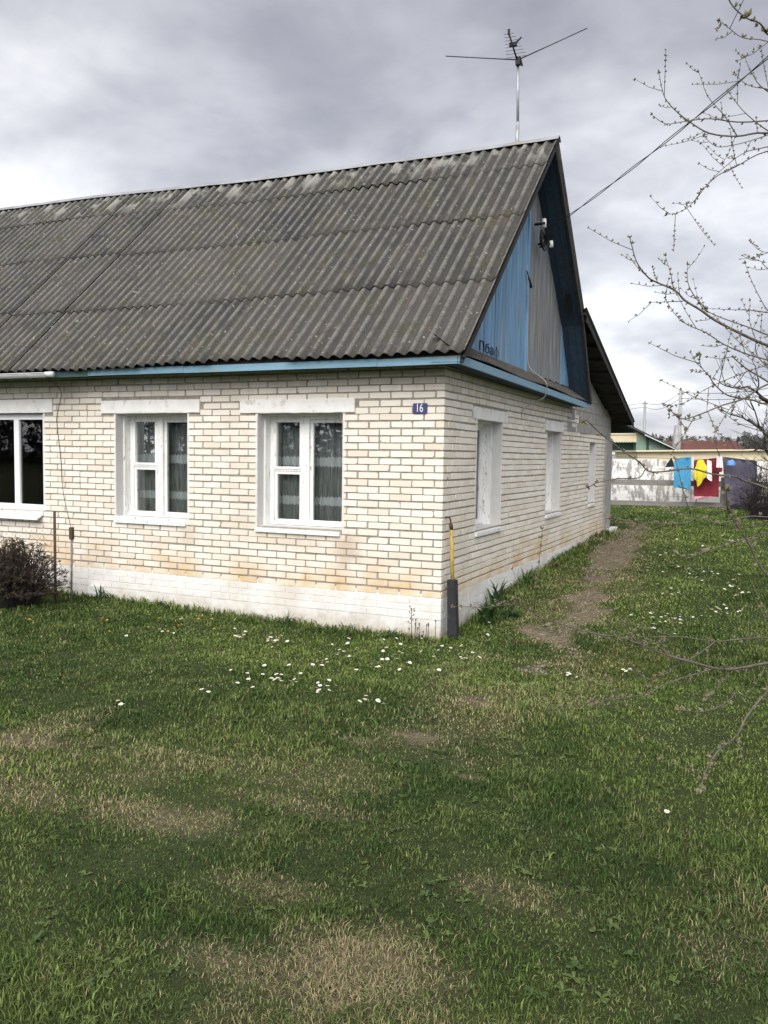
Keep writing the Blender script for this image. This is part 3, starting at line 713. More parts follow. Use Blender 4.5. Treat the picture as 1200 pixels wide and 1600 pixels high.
# insulators at the gable top
ins = MB()
ins.tube([(.03, 3.35, 5.20), (.18, 3.32, 5.20)], .018, 6, 0); ins.tube([(.16, 3.36, 5.15), (.16, 3.36, 5.27)], [.035, .028], 8, 1)
ins.tube([(.03, 3.55, 4.98), (.20, 3.62, 4.98)], .016, 6, 0); ins.tube([(.2, 3.63, 4.94), (.2, 3.63, 5.03)], [.032, .025], 8, 1)
for k in range(3):
    pts = [(.12 + .02 * k, 3.40 + .13 * math.cos(a) * (.6 + .2 * k), 5.02 + .11 * math.sin(a) - .03 * k) for a in np.linspace(0, 6.0, 14)]
    ins.tube(pts, .011, 5, 0)
ins.tube(smooth_path([(.14, 3.34, 5.2), (.2, 3.45, 5.1), (.12, 3.5, 4.95), (.1, 3.4, 4.9), (.18, 3.6, 4.98)]), .012, 5, 0)
ins.build('insulator_bracket', [M['black'], M['porcelain']], house)
def text(name, s, size, loc, rot, m, parent, ext_=.0015, sx=1.):
    cu = bpy.data.curves.new(name, 'FONT'); cu.body = s; cu.size = size; cu.extrude = ext_; cu.align_x = 'CENTER'; cu.align_y = 'CENTER'
    o = bpy.data.objects.new(name, cu); C.objects.link(o); o.location = loc; o.rotation_euler = rot; o.scale = (sx, 1, 1); cu.materials.append(m)
    bpy.context.view_layer.update()
    me = bpy.data.meshes.new_from_object(o.evaluated_get(bpy.context.evaluated_depsgraph_get())); mw = o.matrix_world.copy(); bpy.data.objects.remove(o)
    o = bpy.data.objects.new(name, me); C.objects.link(o); o.matrix_world = mw

    if parent: o.parent = parent; o.matrix_parent_inverse = Matrix.Translation(-parent.location)
    return o
text('lettering', '\u041f\u0431\u0430\u0444', .165, (.012, 1.47, 3.265), (R(90), 0, R(90)), M['black'], house, .002, 1.9)

# number plate
np_ = thing('number_plate', 'small dark blue house number plate reading 16 on the brick wall', 'sign', (-.272, -.004, 2.482))
pm = MB(); pm.prism([(-.345, -.016, 2.43), (-.352, -.016, 2.437), (-.352, -.016, 2.532), (-.345, -.016, 2.54), (-.199, -.016, 2.54), (-.192, -.016, 2.532), (-.192, -.016, 2.437), (-.199, -.016, 2.43)], (0, .018, 0))
pm.build('plate', M['signblue'], np_)
text('lettering', '16', .125, (-.277, -.0175, 2.486), (R(90), 0, 0), M['signwhite'], np_, .001, .72)

# gas riser
gp = thing('gas_pipe', 'yellow gas pipe rising from a dark casing at the house corner', 'pipe', (.09, .1, 0))
p_ = MB(); p_.tube([(.075, .16, .5), (.06, .12, 1.20)], [.020, .020], 10); p_.build('pipe', M['yellow'], gp)
p_ = MB(); p_.tube([(.06, .12, 1.20), (.058, .115, 1.24), (.056, .11, 1.25), (.056, .11, 1.27)], [.022, .022, .024, .015], 8); p_.tube(smooth_path([(.056, .11, 1.26), (.05, .105, 1.315), (.03, .1, 1.33), (.0, .1, 1.33)]), .011, 8)
p_.build('valve', M['rust'], gp)
p_ = MB(); vs = []
for z, c, w in ((-.15, (.115, .115), .054), (.66, (.085, .115), .047)):
    for dx, dy in ((-1, -.8), (-.8, -1), (.8, -1), (1, -.8), (1, .8), (.8, 1), (-.8, 1), (-1, .8)): vs.append((c[0] + dx * w, c[1] + dy * w, z))
p_.add(vs, [(i, (i + 1) % 8, (i + 1) % 8 + 8, i + 8) for i in range(8)] + [tuple(range(8, 16))]); p_.build('casing', M['casing'], gp)

# aerial
an = thing('tv_antenna', 'tall roof antenna with two long rods and a small comb on a mast', 'antenna', (-.2, 3.17, 6.27))
m = MB(); m.tube([(-.20, 3.17, 6.1), (-.195, 3.17, 6.55)], .026, 8); m.tube([(-.195, 3.17, 6.55), (-.215, 3.17, 7.42)], .019, 8); m.build('mast', M['mast'], an)
hub = np.array([-.20, 3.13, 7.36])
for t_ in ((-1.20, 3.0, 7.53), (.70, 3.25, 7.66)):
    m = MB(); m.tube([hub, t_], [.0085, .007], 6); m.build('dipole_rod', M['aerial'], an)
tip = np.array([-.27, 2.90, 7.62])
m = MB(); m.tube([hub + [0, .02, -.05], tip], .013, 6); m.box(tip - [.014, .014, .02], tip + [.014, .014, .05]); m.build('boom', M['black'], an)
for i in range(8):
    f_ = i / 7; p = hub + (tip - hub) * (.12 + .86 * f_); h = .155 - .085 * f_
    m = MB(); m.tube([p - np.array([h * .93, .1 * h, 0]), p + np.array([h * .93, .1 * h, 0])], .0035, 5); m.build('director', M['aerial'], an)
m = MB(); q = hub + (tip - hub) * .55; m.box(q - [.05, .02, .012], q + [.05, .02, .035]); m.tube([q + [.03, 0, .02], q + [.11, .01, .09]], .011, 6); m.build('amplifier', M['black'], an)
m = MB(); m.box(hub - [.03, .03, .07], hub + [.035, .03, .03]); m.tube([hub + [.04, 0, -.01], hub + [.06, 0, -.09]], .012, 6); m.build('clamp', M['black'], an)

# service cable
a_, b_ = np.array([.19, 3.5, 5.15]), at(1290, -45, 7.0)
oc = MB(); 
for k in range(2):
    pts = []
    for i in range(41):
        t = i / 40 * 2.2; p = a_ + (b_ - a_) * t; p = p + np.array([0, 0, -.28 * t * (1.0 - t / 2.2) * 2 + .012 * math.sin(t * 20 + k * 3.1)]); p[0] += .010 * math.cos(t * 20 + k * 3.1); pts.append(p)
    oc.tube(pts, .0048, 5)
tag(oc.build('overhead_cable', M['wire']), 'black twisted power cable slanting down from the sky to the gable', 'cable')
wc = MB(); wc.tube(smooth_path([(.03, 3.02, 4.58), (.03, 3.1, 4.0), (.03, 3.14, 3.5), (.06, 3.16, 3.22), (.31, 3.05, 3.02), (.32, 3.1, 2.9), (.27, 3.16, 2.80), (.12, 3.1, 2.72), (.012, 3.02, 2.62), (.010, 3.0, 2.5)], 5), .0062, 6)
tag(wc.build('hanging_cable', M['whitecable']), 'thin white cable hanging over the blue gable boards and fascia', 'cable')
tw = MB(); tw.tube(smooth_path([(-5.16, -.43, 2.87), (-5.3, -.05, 2.75), (-5.42, -.012, 2.4), (-5.36, -.012, 1.9), (-5.30, -.05, 1.55), (-5.0, -.3, 1.32), (-4.60, -.6, 1.02)], 6), .004, 5)
tag(tw.build('thin_wire', M['wire']), 'thin dark wire down the brick wall beside the white plastic window', 'wire')

# ------------------------------------------------------------------ wire fence and bush at the left
fn = thing('mesh_fence', 'rusty post with wire mesh beside the dark bush', 'fence', (-4.857, -.6, .1))
m = MB(); 
m.box((-4.878, -.62, -.2), (-4.838, -.614, 1.235)); m.box((-4.878, -.613, -.2), (-4.872, -.58, 1.235)); m.build('post', M['rust'], fn)
m = MB(); A_, B_ = np.array([-4.86, -.63]), np.array([-6.2, -2.0]); Ln = np.linalg.norm(B_ - A_); hh = .88; st_ = .062
k = -int(hh / st_)
while k * st_ < Ln:
    for sgn in (1, -1):
        s0 = k * st_; pts = []
        for h_ in np.linspace(0, hh, 13):
            s_ = s0 + (h_ if sgn > 0 else hh - h_)
            if 0 <= s_ <= Ln: q = A_ + (B_ - A_) * s_ / Ln; pts.append((q[0], q[1], float(gz(q[0], q[1])) + h_ + .03))
        if len(pts) > 1: m.tube(pts, .0013, 3, cap=False)
    k += 1
m.build('wire_mesh', M['greysteel'], fn)
rd = MB(); rd.tube([(-4.62, -.6, -.1), (-4.60, -.6, .9)], .013, 7, 0); rd.box((-4.622, -.622, .9), (-4.578, -.578, 1.05), 1)
tag(rd.build('steel_rod', [M['greysteel'], M['rust']]), 'thin grey steel rod standing against the white plinth', 'post')
def twig_bush(name, c, rx, ry, h, n_, m_stem, m_leaf, leaf, lab, cat, seed):
    rs = random.Random(seed); root = thing(name, lab, cat, c); st_ = MB(); lf = MB()
    for _ in range(n_):
        a = rs.uniform(0, 6.283); r0 = math.sqrt(rs.random()); b0 = np.array([c[0] + .35 * rx * r0 * math.cos(a), c[1] + .35 * ry * r0 * math.sin(a), c[2] - .03])
        el = rs.uniform(.15, 1.5); a2 = a + rs.uniform(-.8, .8); L = rs.uniform(.55, 1.0)
        e_ = np.array([c[0] + rx * math.cos(a2) * math.cos(el) * L, c[1] + ry * math.sin(a2) * math.cos(el) * L, c[2] + h * (.12 + .88 * math.sin(el)) * L])
        md = (b0 + e_) / 2 + np.array([rs.uniform(-.06, .06), rs.uniform(-.06, .06), .12 * h])
        pts = smooth_path([b0, md, e_, e_ + np.array([rs.uniform(-.07, .07), rs.uniform(-.07, .07), rs.uniform(-.08, .06)])], 3)
        st_.tube(pts, list(np.linspace(.005, .0016, len(pts))), 3, cap=False)
        for _ in range(leaf):
            p = pts[rs.randrange(len(pts) // 3, len(pts))]; d = np.array([rs.gauss(0, 1), rs.gauss(0, 1), rs.gauss(.1, 1)]); d /= np.linalg.norm(d); s_ = rs.uniform(.018, .042)
            x = np.cross(d, [rs.random(), rs.random(), .3]); x /= np.linalg.norm(x)
            lf.add([p, p + d * s_ * .5 + x * s_ * .22, p + d * s_, p + d * s_ * .5 - x * s_ * .22], [(0, 1, 2, 3)])
    st_.build('stems', m_stem, root); 
    if lf.f: lf.build('leaves', m_leaf, root)
    return root
twig_bush('bush', (-5.15, -1.0, .10), .78, .62, .80, 700, M['bark_dark'], M['bushleaf'], 22, 'dark brown twiggy bush beside the rusty fence post', 'bush', 3)

# ------------------------------------------------------------------ lawn
def in_house(x, y): return (x < .03) & (y > -.02) & (y < 10.5)
def make_grass():
    N = 1800000
    r = 1.5 * (46 / 1.5) ** rng.random(N)            # log-uniform radius: finer towards the camera
    keep = rng.random(N) < np.clip((r / 3.0) ** .35 * .62, 0, 1)
    r = r[keep]; N = len(r)
    th = rng.uniform(-1, 1, N) * np.where(r < 7, 1.1, .78); hd = math.atan2(FWD[1], FWD[0])
    x = CAM[0] + r * np.cos(hd + th); y = CAM[1] + r * np.sin(hd + th)
    dm = dirt(x, y); dr = dry(x, y)
    wild = np.clip(1 - np.maximum(-y, 0) / .35, 0, 1) * ((y > -.5) & (y < .0) & (x < .1)) + np.clip(1 - (x) / .4, 0, 1) * ((x > 0) & (y > 0) & (y < 10.5))
    keep = (~in_house(x, y)) & (rng.random(N) > dm * .60)
    x, y, r, dm, dr, wild = [q[keep] for q in (x, y, r, dm, dr, wild)]; N = len(x)
    z = gz(x, y) - .006
    tuft = np.clip((fbm(x, y, .28, 91, 3) - .35) / .3, 0, 1)
    low = np.clip((fbm(x, y, 1.4, 95, 3) - .3) / .4, 0, 1)
    h = rng.uniform(.012, .033, N) * (.68 + .62 * tuft) * (.70 + .6 * low) * (1 - .55 * dm) + wild * rng.uniform(0, .085, N)
    h *= 1 + np.clip((r - 8) / 30, 0, .6)
    broad = (rng.random(N) < .035 + .10 * (fbm(x, y, .5, 55, 3) > .58))
    w = np.clip(.00105 * r, .0021, .03) * rng.uniform(.7, 1.25, N)
    w = np.where(broad, np.maximum(w * 1.2, .0050) * 1.4, w)
    az = rng.uniform(0, 6.283, N); lean = np.abs(rng.normal(.55, .32, N)) + dr * .35 + broad * .35
    dx, dy = np.cos(az), np.sin(az); px, py = -dy, dx
    L = h * (1 + .5 * lean)
    V = np.zeros((N, 5, 3), np.float32)
    def pt(f, k):  # along blade
        bend = lean * f ** 1.6
        return x + dx * L * f * np.sin(bend) , y + dy * L * f * np.sin(bend), z + L * f * np.cos(bend * .9)
    for i, (f, ws) in enumerate(((0, .75), (0, -.75), (.55, 1), (.55, -1), (1, 0))):
        a, b_, c = pt(f, i); sw = np.where(broad, 1.0, .9)
        V[:, i, 0] = a + px * w * ws * .5 * sw; V[:, i, 1] = b_ + py * w * ws * .5 * sw; V[:, i, 2] = c
    idx = (np.arange(N)[:, None] * 5 + np.array([0, 1, 2, 2, 1, 3, 2, 3, 4])[None]).reshape(-1).astype(np.int32)
    g1, g2, g3 = np.array([.135, .195, .045]), np.array([.056, .098, .025]), np.array([.215, .245, .080])
    k = np.clip((fbm(x, y, 1.6, 101, 4) - .33) / .34, 0, 1)[:, None]; k2 = rng.random((N, 1)); k3 = np.clip((fbm(x, y, .22, 105, 3) - .38) / .28, 0, 1)[:, None]
    col = g1 * k + g2 * (1 - k); col = col * (1 - .35 * k3) + g3 * .35 * k3; col = col * (.42 + 1.5 * k2 ** 1.5)
    mossy = ell(x, y, 1.95, -.1, .55, .9)[:, None] * (.5 + .5 * k3); col = col * (1 - .5 * mossy) + np.array([.15, .17, .035]) * .5 * mossy
    straw = np.array([.40, .345, .19]) * (.5 + .75 * rng.random((N, 1)))
    p = np.clip(dr * .92 + dm * .55 + .02 + .05 * (low * 0 + fbm(x, y, .35, 111, 3) > .56), 0, 1)
    isd = (rng.random(N) < p) & ~broad
    col = np.where(isd[:, None], straw, col)
    me = bpy.data.meshes.new('lawn_grass')
    me.vertices.add(N * 5); me.vertices.foreach_set('co', V.reshape(-1))
    me.loops.add(len(idx)); me.loops.foreach_set('vertex_index', idx)
    nf = N * 3; me.polygons.add(nf); me.polygons.foreach_set('loop_start', np.arange(nf, dtype=np.int32) * 3)
    ca = me.attributes.new('col', 'FLOAT_COLOR', 'POINT')
    c4 = np.ones((N, 5, 4), np.float32); c4[:, :, :3] = col[:, None, :]; c4[:, 0:2, :3] *= 1.0
    ca.data.foreach_set('color', c4.reshape(-1))
    me.update(); me.validate(); me.materials.append(M['grass'])
    o = bpy.data.objects.new('lawn_grass', me); C.objects.link(o)
    tag(o, 'short uneven green lawn with dry straw patches', 'grass', kind='stuff')
    print('blades', N)
make_grass()
def weeds():
    rs = random.Random(77); mb = MB()
    for _ in range(900):
        r_ = 2.4 * (10.5 / 2.4) ** rs.random(); th = rs.uniform(-.7, .62); a0 = math.atan2(FWD[1], FWD[0]) + th; x, y = CAM[0] + r_ * math.cos(a0), CAM[1] + r_ * math.sin(a0)
        if x < .15 and y > -.15: continue
        if float(dry(np.array([x]), np.array([y]))[0]) > .3 or float(fbm(np.array([x]), np.array([y]), .9, 131, 3)[0]) < .47: continue
        z = float(gz(x, y)) + .006; t = rs.random(); sc = rs.uniform(.35, .75) * (1 if r_ < 5 else 1.35)
        for k in range(rs.randint(4, 8)):
            a = rs.uniform(0, 6.283); L = sc * rs.uniform(.028, .058); w = L * rs.uniform(.16, .30); d = np.array([math.cos(a), math.sin(a), 0]); s_ = np.array([-d[1], d[0], 0]); up = rs.uniform(.15, .8); vs = []
            for f_, ww in ((0, .25), (.35, .8), (.7, 1.), (.92, .6), (1., .1)):
                p = np.array([x, y, z]) + d * L * f_ + np.array([0, 0, L * up * math.sin(f_ * 2.2) * .6]); vs += [p + s_ * w * ww, p - s_ * w * ww]
            mb.add(vs, [(2 * i, 2 * i + 1, 2 * i + 3, 2 * i + 2) for i in range(4)], 0 if t < .62 else 1, True)
    tag(mb.build('lawn_weeds', [M['lawnleaf'], M['lawnleaf_light']]), 'broad-leaved weeds and clover scattered through the lawn', 'weeds', kind='stuff')
weeds()
def pebbles():
    rs = random.Random(78); mb = MB()
    for _ in range(2600):
        i = rs.randrange(len(PATH) - 1); t = rs.random(); x = PATH[i][0] + (PATH[i + 1][0] - PATH[i][0]) * t + rs.gauss(0, .32); y = PATH[i][1] + (PATH[i + 1][1] - PATH[i][1]) * t + rs.gauss(0, .2)
        if x < .2 or float(dirt(np.array([x]), np.array([y]))[0]) < .3: continue
        z = float(gz(x, y)); r_ = abs(rs.gauss(0, .009)) + .004; P_ = [np.array([x, y, z]) + np.array(q) * r_ * rs.uniform(.7, 1.2) for q in ((1, 0, 0), (0, 1, 0), (-1, 0, 0), (0, -1, 0), (.3, .2, .7), (0, 0, -.6))]
        mb.add(P_, [(0, 1, 4), (1, 2, 4), (2, 3, 4), (3, 0, 4), (1, 0, 5), (2, 1, 5), (3, 2, 5), (0, 3, 5)])
    tag(mb.build('path_gravel', simple('path_stone', (.26, .225, .18), (.15, .125, .10), 40, .95)), 'small stones and crumbs scattered on the dirt path', 'gravel', kind='stuff')
pebbles()

# flowers
def flower_mesh(kind):
    m = MB(); h = .035
    m.tube([(0, 0, -.01), (.003, .002, h)], .0011, 4, 1, cap=False)
    if kind == 'daisy':
        n_ = 13
        for i in range(n_):
            a = 2 * math.pi * i / n_; c, s_ = math.cos(a), math.sin(a); r_ = .0165 + .002 * math.sin(i * 5)
            m.add([(.003 + .004 * c - .0018 * s_, .002 + .004 * s_ + .0018 * c, h + .001), (.003 + .004 * c + .0018 * s_, .002 + .004 * s_ - .0018 * c, h + .001),
                   (.003 + r_ * c + .0034 * s_, .002 + r_ * s_ - .0034 * c, h + .004), (.003 + r_ * c - .0034 * s_, .002 + r_ * s_ + .0034 * c, h + .004)], [(0, 1, 2, 3)], 0)
        m.tube([(.003, .002, h), (.003, .002, h + .004), (.003, .002, h + .006)], [.006, .0055, .002], 8, 2)
        mats = [M['petal'], M['leaf'], M['pollen']]
    else:
        for k in range(3):
            for i in range(14):
                a = 2 * math.pi * (i + .4 * k) / 14; c, s_ = math.cos(a), math.sin(a); r_ = .021 - .005 * k
                m.add([(.003, .002, h), (.003 + r_ * c + .0028 * s_, .002 + r_ * s_ - .0028 * c, h + .003 + .005 * k), (.003 + r_ * c - .0028 * s_, .002 + r_ * s_ + .0028 * c, h + .003 + .005 * k)], [(0, 1, 2)], 0)
        mats = [M['dandelion'], M['leaf'], M['pollen']]
    return m, mats
dm_, mats_ = flower_mesh('daisy')
proto = None
rd_ = random.Random(5)
def put_flower(name, proto_me, x, y, lab, cat, group, sc=1.):
    o = bpy.data.objects.new(name, proto_me); C.objects.link(o)
    o.location = (x, y, float(gz(x, y)) + .004); o.rotation_euler = (rd_.gauss(0, .25), rd_.gauss(0, .25), rd_.uniform(0, 6.28)); s_ = sc * rd_.uniform(.75, 1.2); o.scale = (s_, s_, s_)
    tag(o, lab, cat, group)
d0 = dm_.build('daisy', mats_); dme = d0.data; bpy.data.objects.remove(d0)
y_, ym = flower_mesh('dandelion'); y0 = y_.build('dandelion', ym); yme = y0.data; bpy.data.objects.remove(y0)
LBL = {'a': 'white daisy in flower on the lawn below the front brick wall', 'b': 'white daisy in flower on the grass to the right of the dirt path', 'c': 'white daisy in flower on the far lawn before the fence'}
clusters = [('a', 640, 1012, 70, 26, 40), ('a', 530, 1030, 60, 28, 18), ('a', 430, 1000, 20, 12, 16), ('a', 370, 992, 18, 8, 8), ('a', 440, 1058, 30, 14, 12), ('a', 505, 1075, 14, 9, 7),
            ('a', 390, 1062, 30, 18, 6), ('a', 550, 1090, 60, 18, 6), ('a', 185, 1100, 14, 5, 3), ('a', 320, 1085, 25, 5, 2), ('a', 700, 1025, 45, 14, 9), ('a', 240, 985, 60, 12, 7),
            ('b', 1045, 968, 38, 12, 26), ('b', 1020, 975, 20, 12, 8), ('b', 1120, 955, 30, 10, 14), ('b', 985, 1045, 20, 10, 6), ('b', 890, 1055, 20, 6, 3), ('b', 1155, 1080, 8, 4, 1), ('b', 1041, 1268, 1, 1, 1),
            ('b', 1100, 895, 50, 14, 16), ('b', 1150, 925, 40, 10, 10), ('b', 1050, 920, 30, 14, 7), ('b', 1080, 885, 30, 10, 7), ('b', 770, 985, 18, 8, 4), ('b', 1020, 868, 40, 8, 5), ('c', 1110, 842, 50, 12, 10)]
for key, cx, cy, rx, ry, n_ in clusters:
    for _ in range(int(n_ * 1.2 + .5)):
        px, py = rd_.gauss(cx, rx * .6), rd_.gauss(cy, ry * .6)
        z = .05
        for _ in range(6): p = on_z(px, py, z); z = float(gz(p[0], p[1])) + .035
        if in_house(p[0], p[1] ) or p[1] > 18: continue
        put_flower('daisy', dme, p[0], p[1], LBL[key], 'flower', {'a': 'daisies below the front wall', 'b': 'daisies right of the path', 'c': 'daisies on the far lawn'}[key], 1.0 if py > 950 else 1.15)
for px, py in ((168, 968), (169, 985), (85, 978), (250, 966), (280, 978), (262, 985), (230, 980), (335, 982), (310, 968), (75, 962), (330, 968), (45, 968)):
    z = .08
    for _ in range(6): p = on_z(px, py, z); z = float(gz(p[0], p[1])) + .035
    put_flower('dandelion', yme, p[0], p[1], 'yellow dandelion in flower on the lawn beside the white plinth', 'flower', 'dandelions by the plinth', .85)

# leafy clumps and dry stalks along the plinth
def clump(name, x, y, n_, h, w, lab, cat, m='leaf', spread=.7, seed=1, thin=False):
    rs = random.Random(seed); mb = MB(); z = float(gz(x, y)) - .01
    for _ in range(n_):
        a = rs.uniform(0, 6.283); L = h * rs.uniform(.6, 1.1); le = rs.uniform(.1, spread); b0 = np.array([x + rs.gauss(0, .03), y + rs.gauss(0, .03), z]); d = np.array([math.cos(a), math.sin(a), 0]); s_ = np.array([-d[1], d[0], 0]); vs = []
        for i in range(6):
            f_ = i / 5; b_ = le * f_ * (1 + f_ * .9); p = b0 + d * L * f_ * math.sin(b_) + np.array([0, 0, L * f_ * math.cos(b_)]); ww = w * (1 - f_ ** 3) * (.6 + .8 * f_ * (1 - f_) * 2) + .0008
            vs += [p + s_ * ww / 2, p + np.array([0, 0, -ww * .18]) , p - s_ * ww / 2]
        mb.add(vs, [(i * 3 + q, i * 3 + q + 1, i * 3 + q + 4, i * 3 + q + 3) for i in range(5) for q in range(2)], 0, True)
    return tag(mb.build(name, M[m]), lab, cat)
clump('strap_leaf_plant', .27, .85, 64, .34, .034, 'dark green strap-leaved plant at the gable plinth next to the gas casing', 'plant', seed=2)
clump('strap_leaf_plant', .14, 1.6, 18, .42, .040, 'upright strap-leaved plant standing second along the gable plinth', 'plant', spread=.4, seed=3)
clump('strap_leaf_plant', .17, 3.0, 16, .28, .028, 'smaller strap-leaved plant farther along the gable plinth', 'plant', seed=4)
clump('weed_tuft', .42, 1.25, 80, .16, .026, 'low dark weed patch between the strap-leaved plants and path', 'plant', spread=1.2, seed=5)
clump('weed_tuft', .20, 4.5, 26, .14, .02, 'dark weed tuft by the plinth under the second gable window', 'plant', spread=1.1, seed=6, m='deadstem')
clump('fern_tuft', -.49, -.17, 26, .20, .016, 'dark green fern-like tuft against the white plinth near the corner', 'plant', spread=1.0, seed=7)
clump('grass_tuft', -1.80, -.13, 40, .20, .007, 'thin grass tuft against the plinth under the nearer front window', 'plant', spread=.9, seed=8)
clump('leafy_plant', -4.55, -.17, 16, .24, .028, 'dark broad-leaved plant under the small vent box', 'plant', spread=.8, seed=9)
clump('grass_tuft', -3.6, -.13, 30, .15, .007, 'thin grass tuft against the plinth under the farther front window', 'plant', spread=.9, seed=10)
for i, (x_, h_, n_) in enumerate(((-.95, .10, 14), (-1.35, .13, 18), (-2.35, .12, 16), (-2.75, .09, 20), (-3.15, .12, 14), (-4.0, .14, 18), (-4.35, .12, 16))):
    clump('plinth_weed', x_, -.14 - .04 * (i % 3), n_, h_, .012 + .004 * (i % 3), 'low green weed clump growing against the white front plinth', 'plant', spread=1.1, seed=40 + i, m='lawnleaf')['group'] = 'weeds along the front plinth'
dk = MB(); rs = random.Random(4)
for i, (dx, h) in enumerate(((-.27, .36), (-.22, .25), (-.175, .21), (-.14, .19), (-.115, .20), (-.08, .22), (-.255, .2), (-.24, .15), (.0, .26), (-.16, .12), (-.3, .15))):
    x = dx + .02; y = -.16 + rs.uniform(-.05, .05); z = float(gz(x, y)); t = np.array([x + rs.uniform(-.015, .015), y, z + h]); dk.tube([(x, y, z - .02), t], [.004, .0028], 4)
    dk.tube([t - np.array([0, 0, .022]), t, t + np.array([.002, 0, .008])], [.003, .008, .003], 6)
    if i == 0:
        for k in range(9):
            p = t - np.array([0, 0, .02 * k]); a = rs.uniform(0, 6.28); q = p + np.array([.035 * math.cos(a), .03 * math.sin(a), .015]); dk.tube([p, q], .0025, 4); dk.tube([q, q + np.array([.005, 0, .014])], [.008, .003], 5)
tag(dk.build('dry_stalks', M['deadstem']), 'dead brown flower stalks against the white corner of the plinth', 'plant')

# ------------------------------------------------------------------ behind: fence, laundry, neighbours
FA, FB = np.array([-5.5, 19.6]), np.array([13., 23.7]); FL = np.linalg.norm(FB - FA); FD = (FB - FA) / FL; FN = np.array([FD[1], -FD[0]])   # towards the camera
def fp(s_, off, z): q = FA + FD * s_ + FN * off; return (q[0], q[1], z)
def fbox(mb, s0, s1, o0, o1, z0, z1, mi=0): mb.prism([fp(s0, o0, z0), fp(s1, o0, z0), fp(s1, o1, z0), fp(s0, o1, z0)], (0, 0, z1 - z0), mi)
wf = thing('panel_fence', 'white peeling fence of old door panels and boards behind the yard', 'fence', (*(FA + FD * 5), .4))
s_ = 0.; k = 0; rs = random.Random(9)
while s_ < FL:
    w = (1.55, .95, 1.25, 1.8, 1.1)[k % 5]; m = MB(); mat = 'peeling' if s_ < 6.4 else 'cleanwhite'
    zt = 1.93 + rs.uniform(-.03, .03)
    fbox(m, s_ + .01, s_ + w - .01, .0, .03, .33, zt)
    if k % 5 in (0, 2):
        for z0 in (.5, .95, 1.45): 
            for z1 in (z0,): fbox(m, s_ + .12, s_ + w - .12, .031, .05, z1, z1 + .32)
    elif k % 5 == 1:
        for j in range(4): fbox(m, s_ + .08 + j * .21, s_ + .22 + j * .21, .031, .048, .42, zt - .05)
    else:
        fbox(m, s_ + .06, s_ + .14, .031, .055, .36, zt); fbox(m, s_ + w - .14, s_ + w - .06, .031, .055, .36, zt); fbox(m, s_ + .15, s_ + w - .15, .031, .055, 1.15, 1.25)
    m.build('panel', M[mat], wf); s_ += w; k += 1
rf = thing('rail_fence', 'grey wooden two-rail fence in front of the white panels', 'fence', (*(FA + FD * 5 + FN * .9), .4))
for z0, z1 in ((.47, .62), (1.12, 1.30)):
    m = MB(); fbox(m, 2.2, 12., .88, .92, z0, z1); m.build('rail', M['greyrail'], rf)
for p_s in (2.3, 3.6, 7.25, 10.8):
    m = MB(); fbox(m, p_s, p_s + .14, .76, .875, .2, 1.42); m.build('post', M['greyrail'], rf)

line_z = 2.02
ll = MB(); ll.tube([fp(4.0 + 1.5 * i, 1.5, line_z - .05 * math.sin(i * math.pi / 6)) for i in range(7)], .006, 4)
tag(ll.build('clothes_line', M['wire']), 'clothes line strung in front of the white fence', 'clothes line')
def fplane(px, py, off=1.5):
    r_ = (RT * (px - 600) - UP * (py - 800)) / 1320 + FWD; o3 = np.array([*(FA + FN * off), 0.]); n3 = np.array([*FN, 0.])
    t = ((o3 - CAM) @ n3) / (r_ @ n3); p = CAM + r_ * t; return (p[:2] - FA - FN * off) @ FD, p[2]
def cloth_piece(name, outline, m, lab, cat, off=1.5, wav=.03, m2=None, hem=None, seed=0):
    pts = [fplane(px, py, off) for px, py in outline]; mb = MB(); zs = [p[1] for p in pts]; zt, zb = max(zs), min(zs); rows = 14; cols = 14; vs = []
    def span(z):
        xs = []
        for (a, b_) in zip(pts, pts[1:] + pts[:1]):
            if (a[1] - z) * (b_[1] - z) <= 0 and a[1] != b_[1]: xs.append(a[0] + (b_[0] - a[0]) * (z - a[1]) / (b_[1] - a[1]))
        return (min(xs), max(xs)) if xs else (pts[0][0], pts[0][0] + .01)
    for side in (0, 1):
        for i in range(rows + 1):
            z = zt - .002 + (zb + .004 - zt) * i / rows; a, b_ = span(z)
            for j in range(cols + 1):
                u = a + (b_ - a) * j / cols; vs.append(fp(u, off + side * .012 + wav * (1.2 * math.sin(u * 21 + seed + z) + .7 * math.sin(u * 47 + 2 * seed)) * (.3 + .7 * i / rows) + .02 * math.sin(z * 6 + seed), z))
    nc = cols + 1; nr = (rows + 1) * nc; fs = []; mi = []
    for i in range(rows):
        for j in range(cols):
            q = i * nc + j; fs.append((q, q + nc, q + nc + 1, q + 1)); fs.append((nr + q, nr + q + 1, nr + q + nc + 1, nr + q + nc)); mi += [1 if hem and i >= rows - hem else 0] * 2
    mb.add(vs, fs, 0, True); mb.mi = mi
    return tag(mb.build(name, [M[m]] + ([M[m2]] if m2 else [])), lab, cat)
cloth_piece('bath_towel', [(1054, 714), (1080, 714), (1079, 765), (1052, 764)], 'towel', 'bright blue towel hanging on the clothes line', 'towel', 1.5, .02)
cloth_piece('dark_garment', [(1049, 715), (1052, 722), (1054, 730), (1040, 730), (1042, 724)], 'greygreen', 'small dark green garment left of the blue towel', 'clothing', 1.45, .03, seed=2)
cloth_piece('white_cloth', [(1080, 715), (1084, 715), (1084, 752), (1079, 750)], 'whitecloth', 'narrow white cloth at the edge of the blue towel', 'laundry', 1.40, .01, seed=3)
cloth_piece('maroon_blanket', [(1083, 717), (1124, 715), (1123, 780), (1084, 780)], 'maroon', 'large maroon blanket with pink hem behind the yellow garment', 'blanket', 1.25, .025, 'pinkcloth', 1, seed=4)
